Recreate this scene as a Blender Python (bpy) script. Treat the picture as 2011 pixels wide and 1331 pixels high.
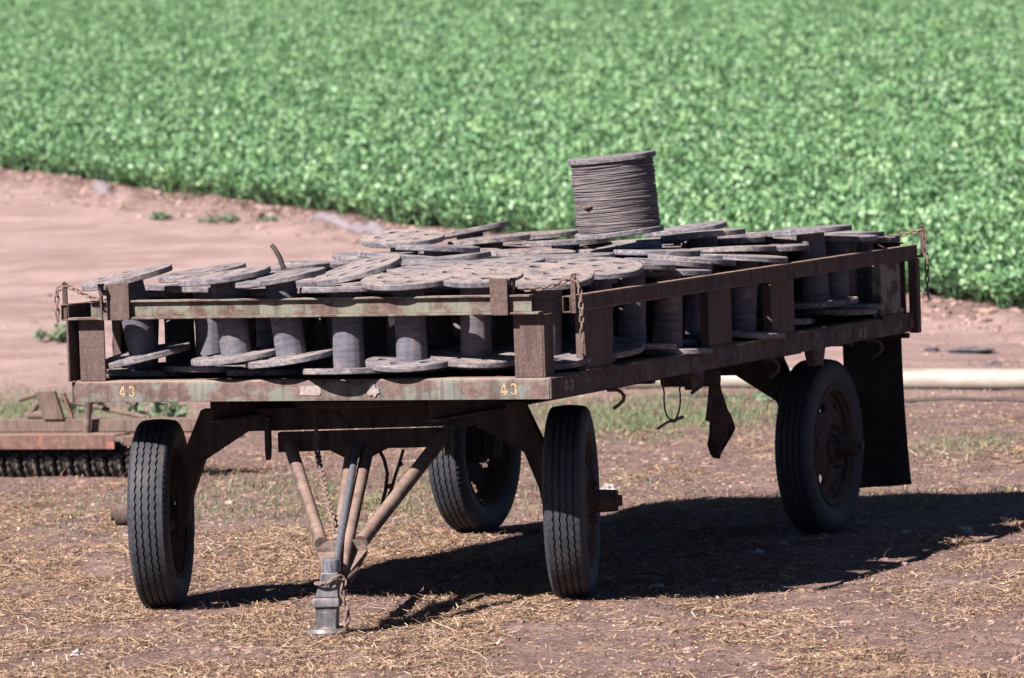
import bpy, bmesh, math, random
import numpy as np
from mathutils import Vector, Matrix, Quaternion

random.seed(7)
RNG = np.random.default_rng(11)
scene = bpy.context.scene
for o in list(bpy.data.objects):
    bpy.data.objects.remove(o)
COL = scene.collection
rad = math.radians

# ------------------------------------------------------------------ camera, world, sun, exposure
YAW, PITCH, ROLL = -0.401, 0.054, -0.034
CAM = Vector((11.617, -27.878, 3.048))
cy, sy = math.cos(YAW), math.sin(YAW)
FW = Vector((sy * math.cos(PITCH), cy * math.cos(PITCH), -math.sin(PITCH)))
_r = Vector((cy, -sy, 0)); _u = _r.cross(FW)
RT = math.cos(ROLL) * _r + math.sin(ROLL) * _u
UP = -math.sin(ROLL) * _r + math.cos(ROLL) * _u
cam_d = bpy.data.cameras.new('camera')
cam_d.sensor_fit = 'HORIZONTAL'; cam_d.sensor_width = 36
cam_d.lens = 36 * 12000.7 / 2011
cam_d.clip_start = 0.5; cam_d.clip_end = 6000
cam_d.dof.use_dof = True; cam_d.dof.focus_distance = 31.0; cam_d.dof.aperture_fstop = 5.0
cam = bpy.data.objects.new('camera', cam_d)
M3 = Matrix((RT, UP, -FW)).transposed()
cam.matrix_world = Matrix.Translation(CAM) @ M3.to_4x4()
COL.objects.link(cam); scene.camera = cam

SUN_TO = Vector((-0.42, -1.08, 1.0)).normalized()
world = bpy.data.worlds.new('World'); scene.world = world; world.use_nodes = True
wn = world.node_tree.nodes; bg = wn['Background']
sky = wn.new('ShaderNodeTexSky'); sky.sky_type = 'NISHITA'; sky.sun_disc = False
sky.sun_elevation = math.asin(SUN_TO.z); sky.sun_rotation = math.atan2(SUN_TO.x, SUN_TO.y)
world.node_tree.links.new(sky.outputs[0], bg.inputs[0]); bg.inputs[1].default_value = 0.05
sky.air_density = 0.3; sky.dust_density = 0.3; sky.ozone_density = 1.0; sky.altitude = 300
sun_d = bpy.data.lights.new('sun', 'SUN'); sun_d.energy = 5.0; sun_d.angle = rad(0.5); sun_d.color = (1.0, 0.93, 0.86)
sun = bpy.data.objects.new('sun', sun_d); sun.rotation_euler = (-SUN_TO).to_track_quat('-Z', 'Y').to_euler()
sun.location = (0, 0, 30); COL.objects.link(sun)
vs = scene.view_settings
vs.view_transform = 'Standard'; vs.look = 'None'; vs.gamma = 1; vs.exposure = 1.5
scene.cycles.max_bounces = 5; scene.cycles.diffuse_bounces = 1; scene.cycles.transparent_max_bounces = 4

RH = np.array([cy, -sy]); AH = np.array([sy, cy]); C2 = np.array([CAM.x, CAM.y])
def uv2xy(u, v):
    u = np.asarray(u, float); v = np.asarray(v, float)
    return C2[0] + u * RH[0] + v * AH[0], C2[1] + u * RH[1] + v * AH[1]
def xy2uv(x, y):
    dx = np.asarray(x, float) - C2[0]; dy = np.asarray(y, float) - C2[1]
    return dx * RH[0] + dy * RH[1], dx * AH[0] + dy * AH[1]

# ------------------------------------------------------------------ noise and terrain
def _hash(ix, iy, s):
    h = (ix.astype(np.int64) * 374761393 + iy.astype(np.int64) * 668265263 + s * 974634777) & 0x7fffffff
    h = ((h ^ (h >> 13)) * 1274126177) & 0x7fffffff
    return ((h ^ (h >> 16)) & 0xffff) / 65535.0
def vnoise(x, y, s=0):
    ix = np.floor(x); iy = np.floor(y); fx = x - ix; fy = y - iy
    fx = fx * fx * (3 - 2 * fx); fy = fy * fy * (3 - 2 * fy)
    a = _hash(ix, iy, s); b = _hash(ix + 1, iy, s); c = _hash(ix, iy + 1, s); d = _hash(ix + 1, iy + 1, s)
    return (a * (1 - fx) + b * fx) * (1 - fy) + (c * (1 - fx) + d * fx) * fy - 0.5
def fbm(x, y, n=4, s=0):
    t = 0; a = 1.0
    for k in range(n):
        t = t + a * vnoise(x * 2 ** k, y * 2 ** k, s + k); a *= 0.5
    return t
def sstep(a, b, x):
    t = np.clip((x - a) / (b - a), 0, 1); return t * t * (3 - 2 * t)
CONTACTS = [(-2.44, .53), (-.38, 1.16), (-.34, 4.76), (-2.48, 4.76), (-.94, -.73)]
def edge_v(u):            # depth of the near edge of the crop field
    return 64.6 - 2.2 * u + 0.5 * vnoise(u * 0.9, u * 0 + 3.3, 5)
def terrain(x, y):
    x = np.asarray(x, float); y = np.asarray(y, float)
    u, v = xy2uv(x, y)
    t = v - 48.0
    base = np.where(t > 0, 0.04 * (np.sqrt(t * t + 4) - 2), 0.0)
    base = np.where(v > 300, 0.04 * 252 + (1 - np.exp(-(v - 300) / 200)) * 8, base)
    far = sstep(45, 52, v)
    r = 0.035 * fbm(x * 0.7, y * 0.7, 3, 1) + (0.022 - 0.012 * far) * fbm(x * 3.1, y * 3.1, 4, 9)
    dE = v - edge_v(u)                     # negative on the near side
    berm = np.exp(-((dE + 1.6) / 1.4) ** 2)
    r = r + berm * (0.07 + 0.16 * fbm(x * 2.3, y * 2.3, 4, 21) + 0.06 * fbm(x * 0.6, y * 0.6, 2, 33))
    flat = np.zeros_like(r)
    for cx, cyy in CONTACTS:
        flat = np.maximum(flat, np.exp(-((x - cx) ** 2 + (y - cyy) ** 2) / 0.35 ** 2))
    r = r * (1 - flat) + 0.012 * flat
    fade = sstep(900, 300, np.hypot(u, v))
    return base + r * fade
def tz(x, y): return float(terrain(np.array([x]), np.array([y]))[0])

# ------------------------------------------------------------------ materials
class NT:
    def __init__(s, name):
        s.m = bpy.data.materials.new(name); s.m.use_nodes = True
        s.t = s.m.node_tree; s.n = s.t.nodes; s.l = s.t.links
        s.b = s.n['Principled BSDF']; s.out = s.n['Material Output']
    def new(s, t, **k):
        n = s.n.new(t)
        for a, v in k.items(): setattr(n, a, v)
        return n
    def link(s, a, b): s.l.new(a, b)
    def coord(s, scale=(1, 1, 1), rnd=False, kind='Object'):
        tc = s.new('ShaderNodeTexCoord'); mp = s.new('ShaderNodeMapping')
        mp.inputs['Scale'].default_value = scale
        s.link(tc.outputs[kind], mp.inputs[0])
        if rnd:
            oi = s.new('ShaderNodeObjectInfo'); ml = s.new('ShaderNodeMath', operation='MULTIPLY'); ml.inputs[1].default_value = 57.3
            s.link(oi.outputs['Random'], ml.inputs[0]); s.link(ml.outputs[0], mp.inputs['Location'])
        return mp.outputs[0]
    def noise(s, vec, scale, detail=4, rough=0.6, dist=0.0):
        n = s.new('ShaderNodeTexNoise'); n.inputs['Scale'].default_value = scale
        n.inputs['Detail'].default_value = detail; n.inputs['Roughness'].default_value = rough
        n.inputs['Distortion'].default_value = dist
        s.link(vec, n.inputs['Vector']); return n.outputs['Fac']
    def ramp(s, fac, stops, interp='LINEAR'):
        r = s.new('ShaderNodeValToRGB'); e = r.color_ramp.elements; r.color_ramp.interpolation = interp
        while len(e) < len(stops): e.new(0.5)
        for k, (p, c) in enumerate(stops):
            e[k].position = p; e[k].color = (c, c, c, 1) if isinstance(c, (int, float)) else (*c, 1)
        s.link(fac, r.inputs[0]); return r.outputs[0]
    def mix(s, fac, a, b, mode='MIX'):
        m = s.new('ShaderNodeMix', data_type='RGBA', blend_type=mode)
        if isinstance(fac, (int, float)): m.inputs[0].default_value = fac
        else: s.link(fac, m.inputs[0])
        for i, c in ((6, a), (7, b)):
            if isinstance(c, tuple): m.inputs[i].default_value = (*c, 1)
            else: s.link(c, m.inputs[i])
        return m.outputs[2]
    def math(s, op, a, b=0.0, clamp=False):
        m = s.new('ShaderNodeMath', operation=op, use_clamp=clamp)
        for i, c in ((0, a), (1, b)):
            if isinstance(c, (int, float)): m.inputs[i].default_value = c
            else: s.link(c, m.inputs[i])
        return m.outputs[0]
    def bump(s, h, strength=0.5, dist=0.01):
        b = s.new('ShaderNodeBump'); b.inputs['Strength'].default_value = strength; b.inputs['Distance'].default_value = dist
        s.link(h, b.inputs['Height']); s.link(b.outputs[0], s.b.inputs['Normal'])
    def up(s):            # how far a face looks upward
        g = s.new('ShaderNodeNewGeometry'); sp = s.new('ShaderNodeSeparateXYZ')
        s.link(g.outputs['Normal'], sp.inputs[0]); return sp.outputs[2]
    def done(s, col, rough=0.85, spec=0.3, metal=0.0):
        if isinstance(col, tuple): s.b.inputs['Base Color'].default_value = (*col, 1)
        else: s.link(col, s.b.inputs['Base Color'])
        if isinstance(rough, (int, float)): s.b.inputs['Roughness'].default_value = rough
        else: s.link(rough, s.b.inputs['Roughness'])
        s.b.inputs['Specular IOR Level'].default_value = spec; s.b.inputs['Metallic'].default_value = metal
        return s.m

DUST = (0.26, 0.175, 0.145)
def mat_rust(name, paint=None, amount=0.45, base=((0.028, 0.017, 0.016), (0.062, 0.038, 0.034), (0.115, 0.074, 0.063)), dust=0.75, scale=1.0):
    s = NT(name); v = s.coord()
    base = tuple((r * .97, g * 1.02, b * 1.06) for r, g, b in base)
    f = s.noise(v, 28 * scale, 6, 0.7)
    col = s.ramp(f, [(0.30, base[0]), (0.5, base[1]), (0.72, base[2])])
    fine = s.noise(v, 260, 2, 0.6)
    col = s.mix(s.ramp(fine, [(0.42, 0.0), (0.62, 0.6)]), col, s.ramp(fine, [(0.4, (0.034, 0.023, 0.021)), (0.7, (0.145, 0.088, 0.072))]))
    if paint:
        v2 = s.coord((1.0, 1.0, 1.6))
        pf = s.noise(v2, 5.5, 6, 0.68, 0.3)
        k = s.ramp(pf, [(amount - 0.03, 0.0), (amount + 0.07, 0.85)])
        pn = s.noise(s.coord((9, 9, 1.0)), 9, 4, 0.7)
        pc = s.mix(s.ramp(pn, [(0.35, 0.0), (0.7, 1.0)]), paint, tuple(0.5 * p + 0.5 * d for p, d in zip(paint, DUST)))
        col = s.mix(k, col, pc)
    st = s.noise(s.coord((7, 7, 0.9)), 2.6, 4, 0.6)
    col = s.mix(s.ramp(st, [(0.36, 0.55), (0.5, 0.0)]), col, tuple(c * .45 for c in base[1]))
    col = s.mix(s.ramp(st, [(0.58, 0.0), (0.72, 0.35)]), col, (0.15, 0.115, 0.10))
    # pale dust lying on faces that look up
    dn = s.noise(v, 14, 4, 0.7)
    d = s.math('MULTIPLY', s.ramp(s.up(), [(0.45, 0.0), (0.9, 1.0)]), s.ramp(dn, [(0.3, 0.35), (0.55, 1.0)]))
    col = s.mix(s.math('MULTIPLY', d, dust), col, DUST)
    s.bump(s.noise(v, 120, 4, 0.7), 0.5, 0.004)
    return s.done(col, 0.85, 0.25)
def mat_wood(name, kind):
    s = NT(name)
    if kind == 'core':
        v = s.coord((3.5, 3.5, 30), True); g = s.noise(v, 1.6, 6, 0.72)
        v2 = s.coord((30, 30, 3), True); g2 = s.noise(v2, 1.0, 3, 0.6)
        col = s.ramp(g, [(0.28, (0.042, 0.041, 0.056)), (0.46, (0.088, 0.086, 0.112)), (0.60, (0.122, 0.117, 0.142)), (0.78, (0.25, 0.215, 0.21))])
        col = s.mix(s.ramp(g2, [(0.35, 0.45), (0.6, 0.0)]), col, (0.06, 0.055, 0.07), 'MIX')
        bl = s.noise(s.coord((1, 1, 1), True), 9, 4, 0.65)
        col = s.mix(s.ramp(bl, [(0.52, 0.0), (0.7, 0.45)]), col, (0.25, 0.19, 0.17))
        oi = s.new('ShaderNodeObjectInfo')
        col = s.mix(s.ramp(oi.outputs['Random'], [(0.3, 0.0), (1.0, 0.45)]), col, s.mix(1.0, col, (1.25, 1.0, 0.86), 'MULTIPLY'))
        s.bump(g, 0.2, 0.002)
    else:
        v = s.coord((3.0, 40, 50), True); g = s.noise(v, 1.0, 7, 0.75, 0.4)
        oi = s.new('ShaderNodeObjectInfo'); rnd = oi.outputs['Random']
        cool = s.ramp(g, [(0.26, (0.045, 0.043, 0.056)), (0.44, (0.110, 0.104, 0.126)), (0.56, (0.175, 0.162, 0.180)), (0.74, (0.31, 0.275, 0.27))])
        warm = s.ramp(g, [(0.26, (0.046, 0.038, 0.038)), (0.44, (0.120, 0.099, 0.094)), (0.56, (0.200, 0.165, 0.155)), (0.74, (0.34, 0.28, 0.255))])
        vr = s.math('FRACT', s.math('MULTIPLY', rnd, 7.31))
        col = s.mix(s.ramp(vr, [(0.25, 0.0), (0.95, 0.65)]), cool, warm)
        b = s.noise(s.coord((1, 1, 1), True), 8, 5, 0.7)
        col = s.mix(s.ramp(b, [(0.40, 0.7), (0.53, 0.0)]), col, (0.066, 0.062, 0.082))
        col = s.mix(s.ramp(b, [(0.56, 0.0), (0.68, 0.5)]), col, (0.30, 0.25, 0.23))
        # ply layers and chipped patches on the rim
        e = s.noise(s.coord((2, 2, 150), True), 1.0, 3, 0.6); e2 = s.noise(s.coord((1, 1, 1.6), True), 34, 3, 0.65)
        side = s.ramp(s.up(), [(0.3, 1.0), (0.7, 0.0)])
        col = s.mix(s.math('MULTIPLY', side, s.ramp(e2, [(0.50, 0.0), (0.66, 0.5)])), col, (0.33, 0.285, 0.27))
        col = s.mix(s.math('MULTIPLY', side, s.ramp(e, [(0.38, 0.5), (0.55, 0.0)])), col, (0.050, 0.046, 0.060))
        col = s.mix(s.math('MULTIPLY', side, s.ramp(e2, [(0.30, 0.7), (0.42, 0.0)])), col, (0.040, 0.038, 0.052))
        # field dust caught on the upper face
        dn = s.noise(s.coord((1, 1, 1), True), 13, 5, 0.72)
        d = s.math('MULTIPLY', s.ramp(s.up(), [(0.6, 0.0), (0.92, 1.0)]), s.ramp(dn, [(0.38, 0.0), (0.56, 0.95)]))
        d = s.math('MULTIPLY', d, s.ramp(rnd, [(0.0, 0.15), (1.0, 1.0)]))
        col = s.mix(d, col, (0.275, 0.212, 0.19))
        s.bump(g, 0.45, 0.004)
    return s.done(col, 0.9, 0.2)
def mat_plain(name, c0, c1, scale=20, rough=0.8, spec=0.3, bump=0.3, stretch=(1, 1, 1), dust=0.0, metal=0.0):
    s = NT(name); v = s.coord(stretch); f = s.noise(v, scale, 5, 0.65)
    col = s.ramp(f, [(0.32, c0), (0.68, c1)])
    if dust:
        dn = s.noise(v, 9, 4, 0.7)
        col = s.mix(s.math('MULTIPLY', s.ramp(s.up(), [(0.1, 0.15), (0.8, 1.0)]), s.math('MULTIPLY', s.ramp(dn, [(0.3, 0.2), (0.6, 1.0)]), dust)), col, DUST)
    if name in ('dusty_rubber', 'black_rubber_sheet'):      # dried mud in blotches
        mf = s.noise(s.coord(), 5.5, 6, 0.72)
        col = s.mix(s.ramp(mf, [(0.50, 0.0), (0.72, 0.35)]), col, (0.09, 0.068, 0.060))
    if bump: s.bump(f, bump, 0.004)
    return s.done(col, rough, spec, metal)

MAT = {}
MAT['rust'] = mat_rust('rusted_steel')
MAT['bracket'] = mat_rust('scaly_rust', base=((0.035, 0.022, 0.021), (0.078, 0.050, 0.046), (0.14, 0.092, 0.080)), scale=2.5)
MAT['sill'] = mat_rust('rust_and_teal_paint', (0.088, 0.120, 0.112), 0.49, base=((0.048, 0.030, 0.027), (0.098, 0.062, 0.055), (0.17, 0.115, 0.10)))
MAT['rail'] = mat_rust('rust_and_green_paint', (0.105, 0.130, 0.105), 0.47, base=((0.038, 0.024, 0.022), (0.078, 0.050, 0.044), (0.14, 0.092, 0.078)))
MAT['side_sill'] = mat_rust('rust_and_blue_paint', (0.060, 0.070, 0.080), 0.53, base=((0.026, 0.017, 0.016), (0.056, 0.036, 0.033), (0.10, 0.068, 0.060)))
MAT['post_paint'] = mat_rust('rust_and_pale_paint', (0.20, 0.23, 0.20), 0.47)
MAT['axle'] = mat_rust('dusty_black_steel', base=((0.011, 0.008, 0.008), (0.024, 0.017, 0.016), (0.055, 0.040, 0.036)), dust=0.5)
MAT['tube'] = mat_rust('dusty_tan_steel', (0.125, 0.098, 0.090), 0.51, base=((0.040, 0.027, 0.026), (0.078, 0.051, 0.047), (0.135, 0.094, 0.082)), dust=0.6)
MAT['chain'] = mat_rust('rusty_chain', base=((0.07, 0.045, 0.038), (0.15, 0.10, 0.085), (0.25, 0.18, 0.15)), dust=0.5)
MAT['floor'] = mat_rust('dark_deck_plate', base=((0.04, 0.03, 0.028), (0.08, 0.055, 0.05), (0.13, 0.09, 0.08)), dust=0.4)
MAT['implement'] = mat_rust('olive_paint_and_rust', (0.066, 0.054, 0.047), 0.33, base=((0.05, 0.026, 0.020), (0.10, 0.048, 0.034), (0.16, 0.075, 0.05)), dust=0.4)
MAT['orange'] = mat_rust('orange_rust', (0.26, 0.085, 0.05), 0.60, base=((0.06, 0.032, 0.028), (0.12, 0.064, 0.052), (0.20, 0.11, 0.09)), dust=0.6)
MAT['roller'] = mat_plain('worn_black_steel', (0.012, 0.010, 0.010), (0.055, 0.045, 0.040), 60, 0.4, 0.5, 0.3, metal=0.3)
MAT['core'] = mat_wood('weathered_wood_core', 'core')
MAT['flange'] = mat_wood('weathered_wood_flange', 'flange')
MAT['rubber'] = mat_plain('dusty_rubber', (0.013, 0.014, 0.020), (0.031, 0.033, 0.044), 30, 0.7, 0.35, 0.2)
MAT['flap'] = mat_plain('black_rubber_sheet', (0.012, 0.011, 0.012), (0.03, 0.026, 0.026), 12, 0.8, 0.2, 0.2)
MAT['rim'] = mat_rust('brown_wheel_steel', base=((0.026, 0.017, 0.016), (0.05, 0.032, 0.030), (0.085, 0.058, 0.052)), dust=0.3)
MAT['hitch'] = mat_plain('bare_grey_steel', (0.045, 0.045, 0.054), (0.155, 0.15, 0.16), 26, 0.5, 0.5, 0.4, (1, 1, 0.5), 0.5, 0.35)
MAT['bright'] = mat_plain('worn_bright_steel', (0.055, 0.062, 0.085), (0.20, 0.20, 0.23), 14, 0.45, 0.5, 0.2, (6, 6, 1.2), 0.0, 0.3)
MAT['digit'] = mat_plain('cream_stencil_paint', (0.20, 0.125, 0.07), (0.47, 0.35, 0.20), 42, 0.85, 0.2, 0.0)
MAT['digit_grey'] = mat_plain('faded_stencil_paint', (0.10, 0.075, 0.07), (0.42, 0.37, 0.36), 60, 0.85, 0.2, 0.0)
MAT['plate'] = mat_plain('dull_aluminium', (0.15, 0.115, 0.11), (0.27, 0.225, 0.22), 50, 0.6, 0.4, 0.2)
MAT['pipe'] = mat_plain('white_plastic_pipe', (0.20, 0.172, 0.145), (0.31, 0.28, 0.255), 3.0, 0.45, 0.4, 0.0, (1, 3, 3))
MAT['cloth'] = mat_plain('maroon_cloth', (0.026, 0.015, 0.015), (0.06, 0.036, 0.034), 10, 0.95, 0.1, 0.3)
MAT['wire'] = mat_plain('dark_wire', (0.012, 0.010, 0.010), (0.05, 0.035, 0.03), 40, 0.6, 0.3, 0.0)
MAT['cable'] = mat_plain('dusty_black_hose', (0.036, 0.034, 0.044), (0.165, 0.135, 0.138), 6.5, 0.7, 0.3, 0.4, (1.2, 1.2, 14))
MAT['sheet'] = mat_plain('dusty_grey_plastic', (0.10, 0.098, 0.128), (0.18, 0.165, 0.195), 6, 0.5, 0.5, 0.3, dust=0.4)
MAT['dark_sheet'] = mat_plain('dark_plastic', (0.05, 0.045, 0.055), (0.15, 0.13, 0.14), 12, 0.6, 0.4, 0.3)
MAT['paper'] = mat_plain('grubby_white_paper', (0.22, 0.20, 0.205), (0.40, 0.37, 0.38), 20, 0.9, 0.2, 0.2)

def island_mat(name, stops, rough=0.9, trans=0.0, spec=0.2, per=False):
    s = NT(name); g = s.new('ShaderNodeNewGeometry')
    col = s.ramp(g.outputs['Random Per Island'], stops)
    if per:      # each plant a little lighter, darker or yellower than the next
        oi = s.new('ShaderNodeObjectInfo')
        col = s.mix(1.0, col, s.ramp(oi.outputs['Random'], [(0.0, (0.80, 0.85, 0.82)), (0.5, (1.0, 1.0, 1.0)), (1.0, (1.20, 1.12, 1.04))]), 'MULTIPLY')
    s.done(col, rough, spec)
    if trans:
        tr = s.new('ShaderNodeBsdfTranslucent'); s.link(col, tr.inputs[0])
        mx = s.new('ShaderNodeMixShader'); mx.inputs[0].default_value = trans
        s.link(s.b.outputs[0], mx.inputs[1]); s.link(tr.outputs[0], mx.inputs[2]); s.link(mx.outputs[0], s.out.inputs[0])
    return s.m
MAT['straw'] = island_mat('dry_straw', [(0.0, (0.075, 0.045, 0.038)), (0.3, (0.165, 0.102, 0.077)), (0.6, (0.28, 0.182, 0.118)), (0.82, (0.39, 0.26, 0.16)), (0.93, (0.36, 0.27, 0.225)), (1.0, (0.52, 0.42, 0.33))])
MAT['twig'] = island_mat('dry_red_stems', [(0.0, (0.09, 0.05, 0.05)), (0.6, (0.20, 0.105, 0.09)), (1.0, (0.33, 0.21, 0.16))])
MAT['grass'] = island_mat('sparse_grass', [(0.0, (0.09, 0.14, 0.07)), (0.5, (0.14, 0.20, 0.105)), (0.78, (0.20, 0.22, 0.13)), (1.0, (0.30, 0.235, 0.15))], 0.8, 0.25)
MAT['weed'] = island_mat('weed_leaves', [(0.0, (0.07, 0.11, 0.065)), (1.0, (0.16, 0.20, 0.125))], 0.8, 0.2)
MAT['crop'] = island_mat('crop_leaves', [(0.0, (0.075, 0.155, 0.078)), (0.45, (0.140, 0.275, 0.125)), (0.8, (0.215, 0.365, 0.185)), (0.97, (0.30, 0.44, 0.255)), (1.0, (0.42, 0.44, 0.25))], 0.45, 0.22, 0.5, True)
MAT['clod'] = island_mat('soil_clods', [(0.0, (0.13, 0.085, 0.075)), (0.6, (0.225, 0.150, 0.132)), (1.0, (0.31, 0.22, 0.195))])

def mat_ground():
    s = NT('dry_soil')
    tc = s.new('ShaderNodeTexCoord'); P = tc.outputs['Object']
    sp = s.new('ShaderNodeVectorMath', operation='DOT_PRODUCT'); sp.inputs[1].default_value = (AH[0], AH[1], 0); s.link(P, sp.inputs[0])
    v = s.math('SUBTRACT', sp.outputs['Value'], float(C2 @ AH))            # metres away from the photographer
    wob = s.noise(P, 0.35, 4, 0.6)
    vw = s.math('ADD', v, s.math('MULTIPLY', s.math('SUBTRACT', wob, 0.5), 14.0))
    n1 = s.noise(P, 2.2, 8, 0.72); n2 = s.noise(P, 17, 6, 0.75); n3 = s.noise(P, 75, 3, 0.7)
    near = s.ramp(n1, [(0.30, (0.095, 0.063, 0.060)), (0.46, (0.165, 0.110, 0.102)), (0.6, (0.235, 0.160, 0.145)), (0.75, (0.31, 0.22, 0.20))])
    near = s.mix(s.ramp(n2, [(0.38, 0.75), (0.55, 0.0)]), near, (0.080, 0.050, 0.046))
    near = s.mix(s.ramp(n3, [(0.55, 0.0), (0.72, 0.65)]), near, (0.42, 0.30, 0.25))
    road = s.ramp(s.noise(P, 1.3, 6, 0.65), [(0.3, (0.255, 0.180, 0.170)), (0.55, (0.345, 0.245, 0.235)), (0.75, (0.395, 0.288, 0.278))])
    road = s.mix(s.ramp(n2, [(0.36, 0.5), (0.5, 0.0)]), road, (0.18, 0.118, 0.105))
    trk = s.noise(s.coord((0.7, 1.0, 1)), 1.0, 6, 0.7)
    road = s.mix(s.ramp(trk, [(0.42, 0.55), (0.52, 0.0)]), road, (0.205, 0.138, 0.124))
    road = s.mix(s.ramp(n3, [(0.58, 0.0), (0.70, 0.7)]), road, (0.17, 0.115, 0.108))
    k = s.new('ShaderNodeMapRange'); k.inputs[1].default_value = 44.5; k.inputs[2].default_value = 53; s.link(vw, k.inputs[0])
    col = s.mix(k.outputs[0], near, road)
    # the tilled soil along and under the crop is darker and redder
    ur = s.new('ShaderNodeVectorMath', operation='DOT_PRODUCT'); ur.inputs[1].default_value = (RH[0], RH[1], 0); s.link(P, ur.inputs[0])
    u = s.math('SUBTRACT', ur.outputs['Value'], float(C2 @ RH))
    dE = s.math('SUBTRACT', v, s.math('SUBTRACT', 64.6, s.math('MULTIPLY', u, 2.2)))
    dE = s.math('ADD', dE, s.math('MULTIPLY', s.math('SUBTRACT', n1, 0.5), 5.0))
    e = s.new('ShaderNodeMapRange'); e.inputs[1].default_value = -3.6; e.inputs[2].default_value = -0.6; s.link(dE, e.inputs[0])
    soil = s.ramp(n2, [(0.3, (0.07, 0.045, 0.043)), (0.55, (0.145, 0.098, 0.090)), (0.75, (0.235, 0.165, 0.15))])
    col = s.mix(e.outputs[0], col, soil)
    h = s.math('ADD', s.math('MULTIPLY', n2, 0.6), s.math('MULTIPLY', n3, 0.4))
    s.bump(h, 1.0, 0.03)
    return s.done(col, 0.95, 0.1)
MAT['ground'] = mat_ground()

# ------------------------------------------------------------------ mesh helpers
class MB:
    def __init__(s): s.v = []; s.f = []
    def add(s, vs_, fs):
        k = len(s.v); s.v += [tuple(p) for p in vs_]; s.f += [tuple(i + k for i in f) for f in fs]; return s
    def hull(s, lo, hi):
        (x0, y0, z0), (x1, y1, z1) = lo, hi
        return s.add([(x0, y0, z0), (x1, y0, z0), (x1, y1, z0), (x0, y1, z0), (x0, y0, z1), (x1, y0, z1), (x1, y1, z1), (x0, y1, z1)],
                     [(0, 3, 2, 1), (4, 5, 6, 7), (0, 1, 5, 4), (1, 2, 6, 5), (2, 3, 7, 6), (3, 0, 4, 7)])
    def tube(s, pts, r, n=12, cap=True, closed=False):
        pts = [Vector(p) for p in pts]; m = len(pts)
        rs = r if isinstance(r, (list, tuple)) else [r] * m
        rings = []; prev = None
        for i, p in enumerate(pts):
            if closed: t = (pts[(i + 1) % m] - pts[i - 1])
            else: t = pts[min(i + 1, m - 1)] - pts[max(i - 1, 0)]
            t.normalize()
            a = prev - t * prev.dot(t) if prev is not None else t.orthogonal()
            if a.length < 1e-6: a = t.orthogonal()
            a.normalize(); prev = a; b = t.cross(a)
            rings.append([p + (a * math.cos(q) + b * math.sin(q)) * rs[i] for q in [2 * math.pi * k / n for k in range(n)]])
        vs_ = [p for ring in rings for p in ring]; fs = []
        for i in range(m if closed else m - 1):
            j = (i + 1) % m
            for k in range(n):
                fs.append((i * n + k, i * n + (k + 1) % n, j * n + (k + 1) % n, j * n + k))
        if cap and not closed:
            fs.append(tuple(range(n - 1, -1, -1))); fs.append(tuple((m - 1) * n + k for k in range(n)))
        return s.add(vs_, fs)
    def lathe(s, prof, n=48, M=None, close=True):      # prof = [(radius, height)], about local z
        M = M or Matrix.Identity(4); vs_ = []; fs = []; m = len(prof)
        for k in range(n):
            a = 2 * math.pi * k / n
            for r, z in prof: vs_.append(M @ Vector((r * math.cos(a), r * math.sin(a), z)))
        for k in range(n):
            j = (k + 1) % n
            for i in range(m - 1):
                fs.append((k * m + i, j * m + i, j * m + i + 1, k * m + i + 1))
        if close:
            if prof[0][0] > 1e-5: fs.append(tuple(k * m for k in range(n - 1, -1, -1)))
            if prof[-1][0] > 1e-5: fs.append(tuple(k * m + m - 1 for k in range(n)))
        return s.add(vs_, fs)
    def prism(s, poly, M, t):      # polygon in local xy, thickness t along local +z
        n = len(poly)
        vs_ = [M @ Vector((x, y, 0)) for x, y in poly] + [M @ Vector((x, y, t)) for x, y in poly]
        fs = [tuple(range(n - 1, -1, -1)), tuple(range(n, 2 * n))]
        fs += [(i, (i + 1) % n, n + (i + 1) % n, n + i) for i in range(n)]
        return s.add(vs_, fs)
    def build(s, name, mat, parent=None, bevel=0.0, smooth=35, local=False):
        me = bpy.data.meshes.new(name)
        vs_ = s.v
        if parent is not None and not local:
            inv = WORLD[parent.name].inverted(); vs_ = [inv @ Vector(p) for p in s.v]
        me.from_pydata([tuple(p) for p in vs_], [], s.f); me.update()
        bm = bmesh.new(); bm.from_mesh(me); bmesh.ops.recalc_face_normals(bm, faces=bm.faces); bm.to_mesh(me); bm.free()
        me.materials.append(MAT[mat] if isinstance(mat, str) else mat)
        if smooth:
            me.polygons.foreach_set('use_smooth', [True] * len(me.polygons)); me.set_sharp_from_angle(angle=rad(smooth))
        o = bpy.data.objects.new(name, me); COL.objects.link(o)
        if parent is not None: o.parent = parent; WORLD[o.name] = WORLD[parent.name].copy()
        else: WORLD[o.name] = Matrix.Identity(4)
        if bevel:
            b = o.modifiers.new('bevel', 'BEVEL'); b.width = bevel; b.segments = 2; b.limit_method = 'ANGLE'; b.angle_limit = rad(50)
        return o
WORLD = {}
def empty(name, loc, label=None, cat=None, group=None, quat=None, parent=None):
    o = bpy.data.objects.new(name, None); COL.objects.link(o)
    o.location = loc; o.empty_display_size = 0.2
    if quat is not None: o.rotation_mode = 'QUATERNION'; o.rotation_quaternion = quat
    Mx = Matrix.Translation(Vector(loc))
    if quat is not None: Mx = Mx @ quat.to_matrix().to_4x4()
    if parent is not None: o.parent = parent; Mx = WORLD[parent.name] @ Mx
    WORLD[o.name] = Mx
    if label: tag(o, label, cat, group)
    return o
def tag(o, label, cat, group=None, kind=None):
    o['label'] = label; o['category'] = cat
    if group: o['group'] = group
    if kind: o['kind'] = kind
    return o
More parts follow.
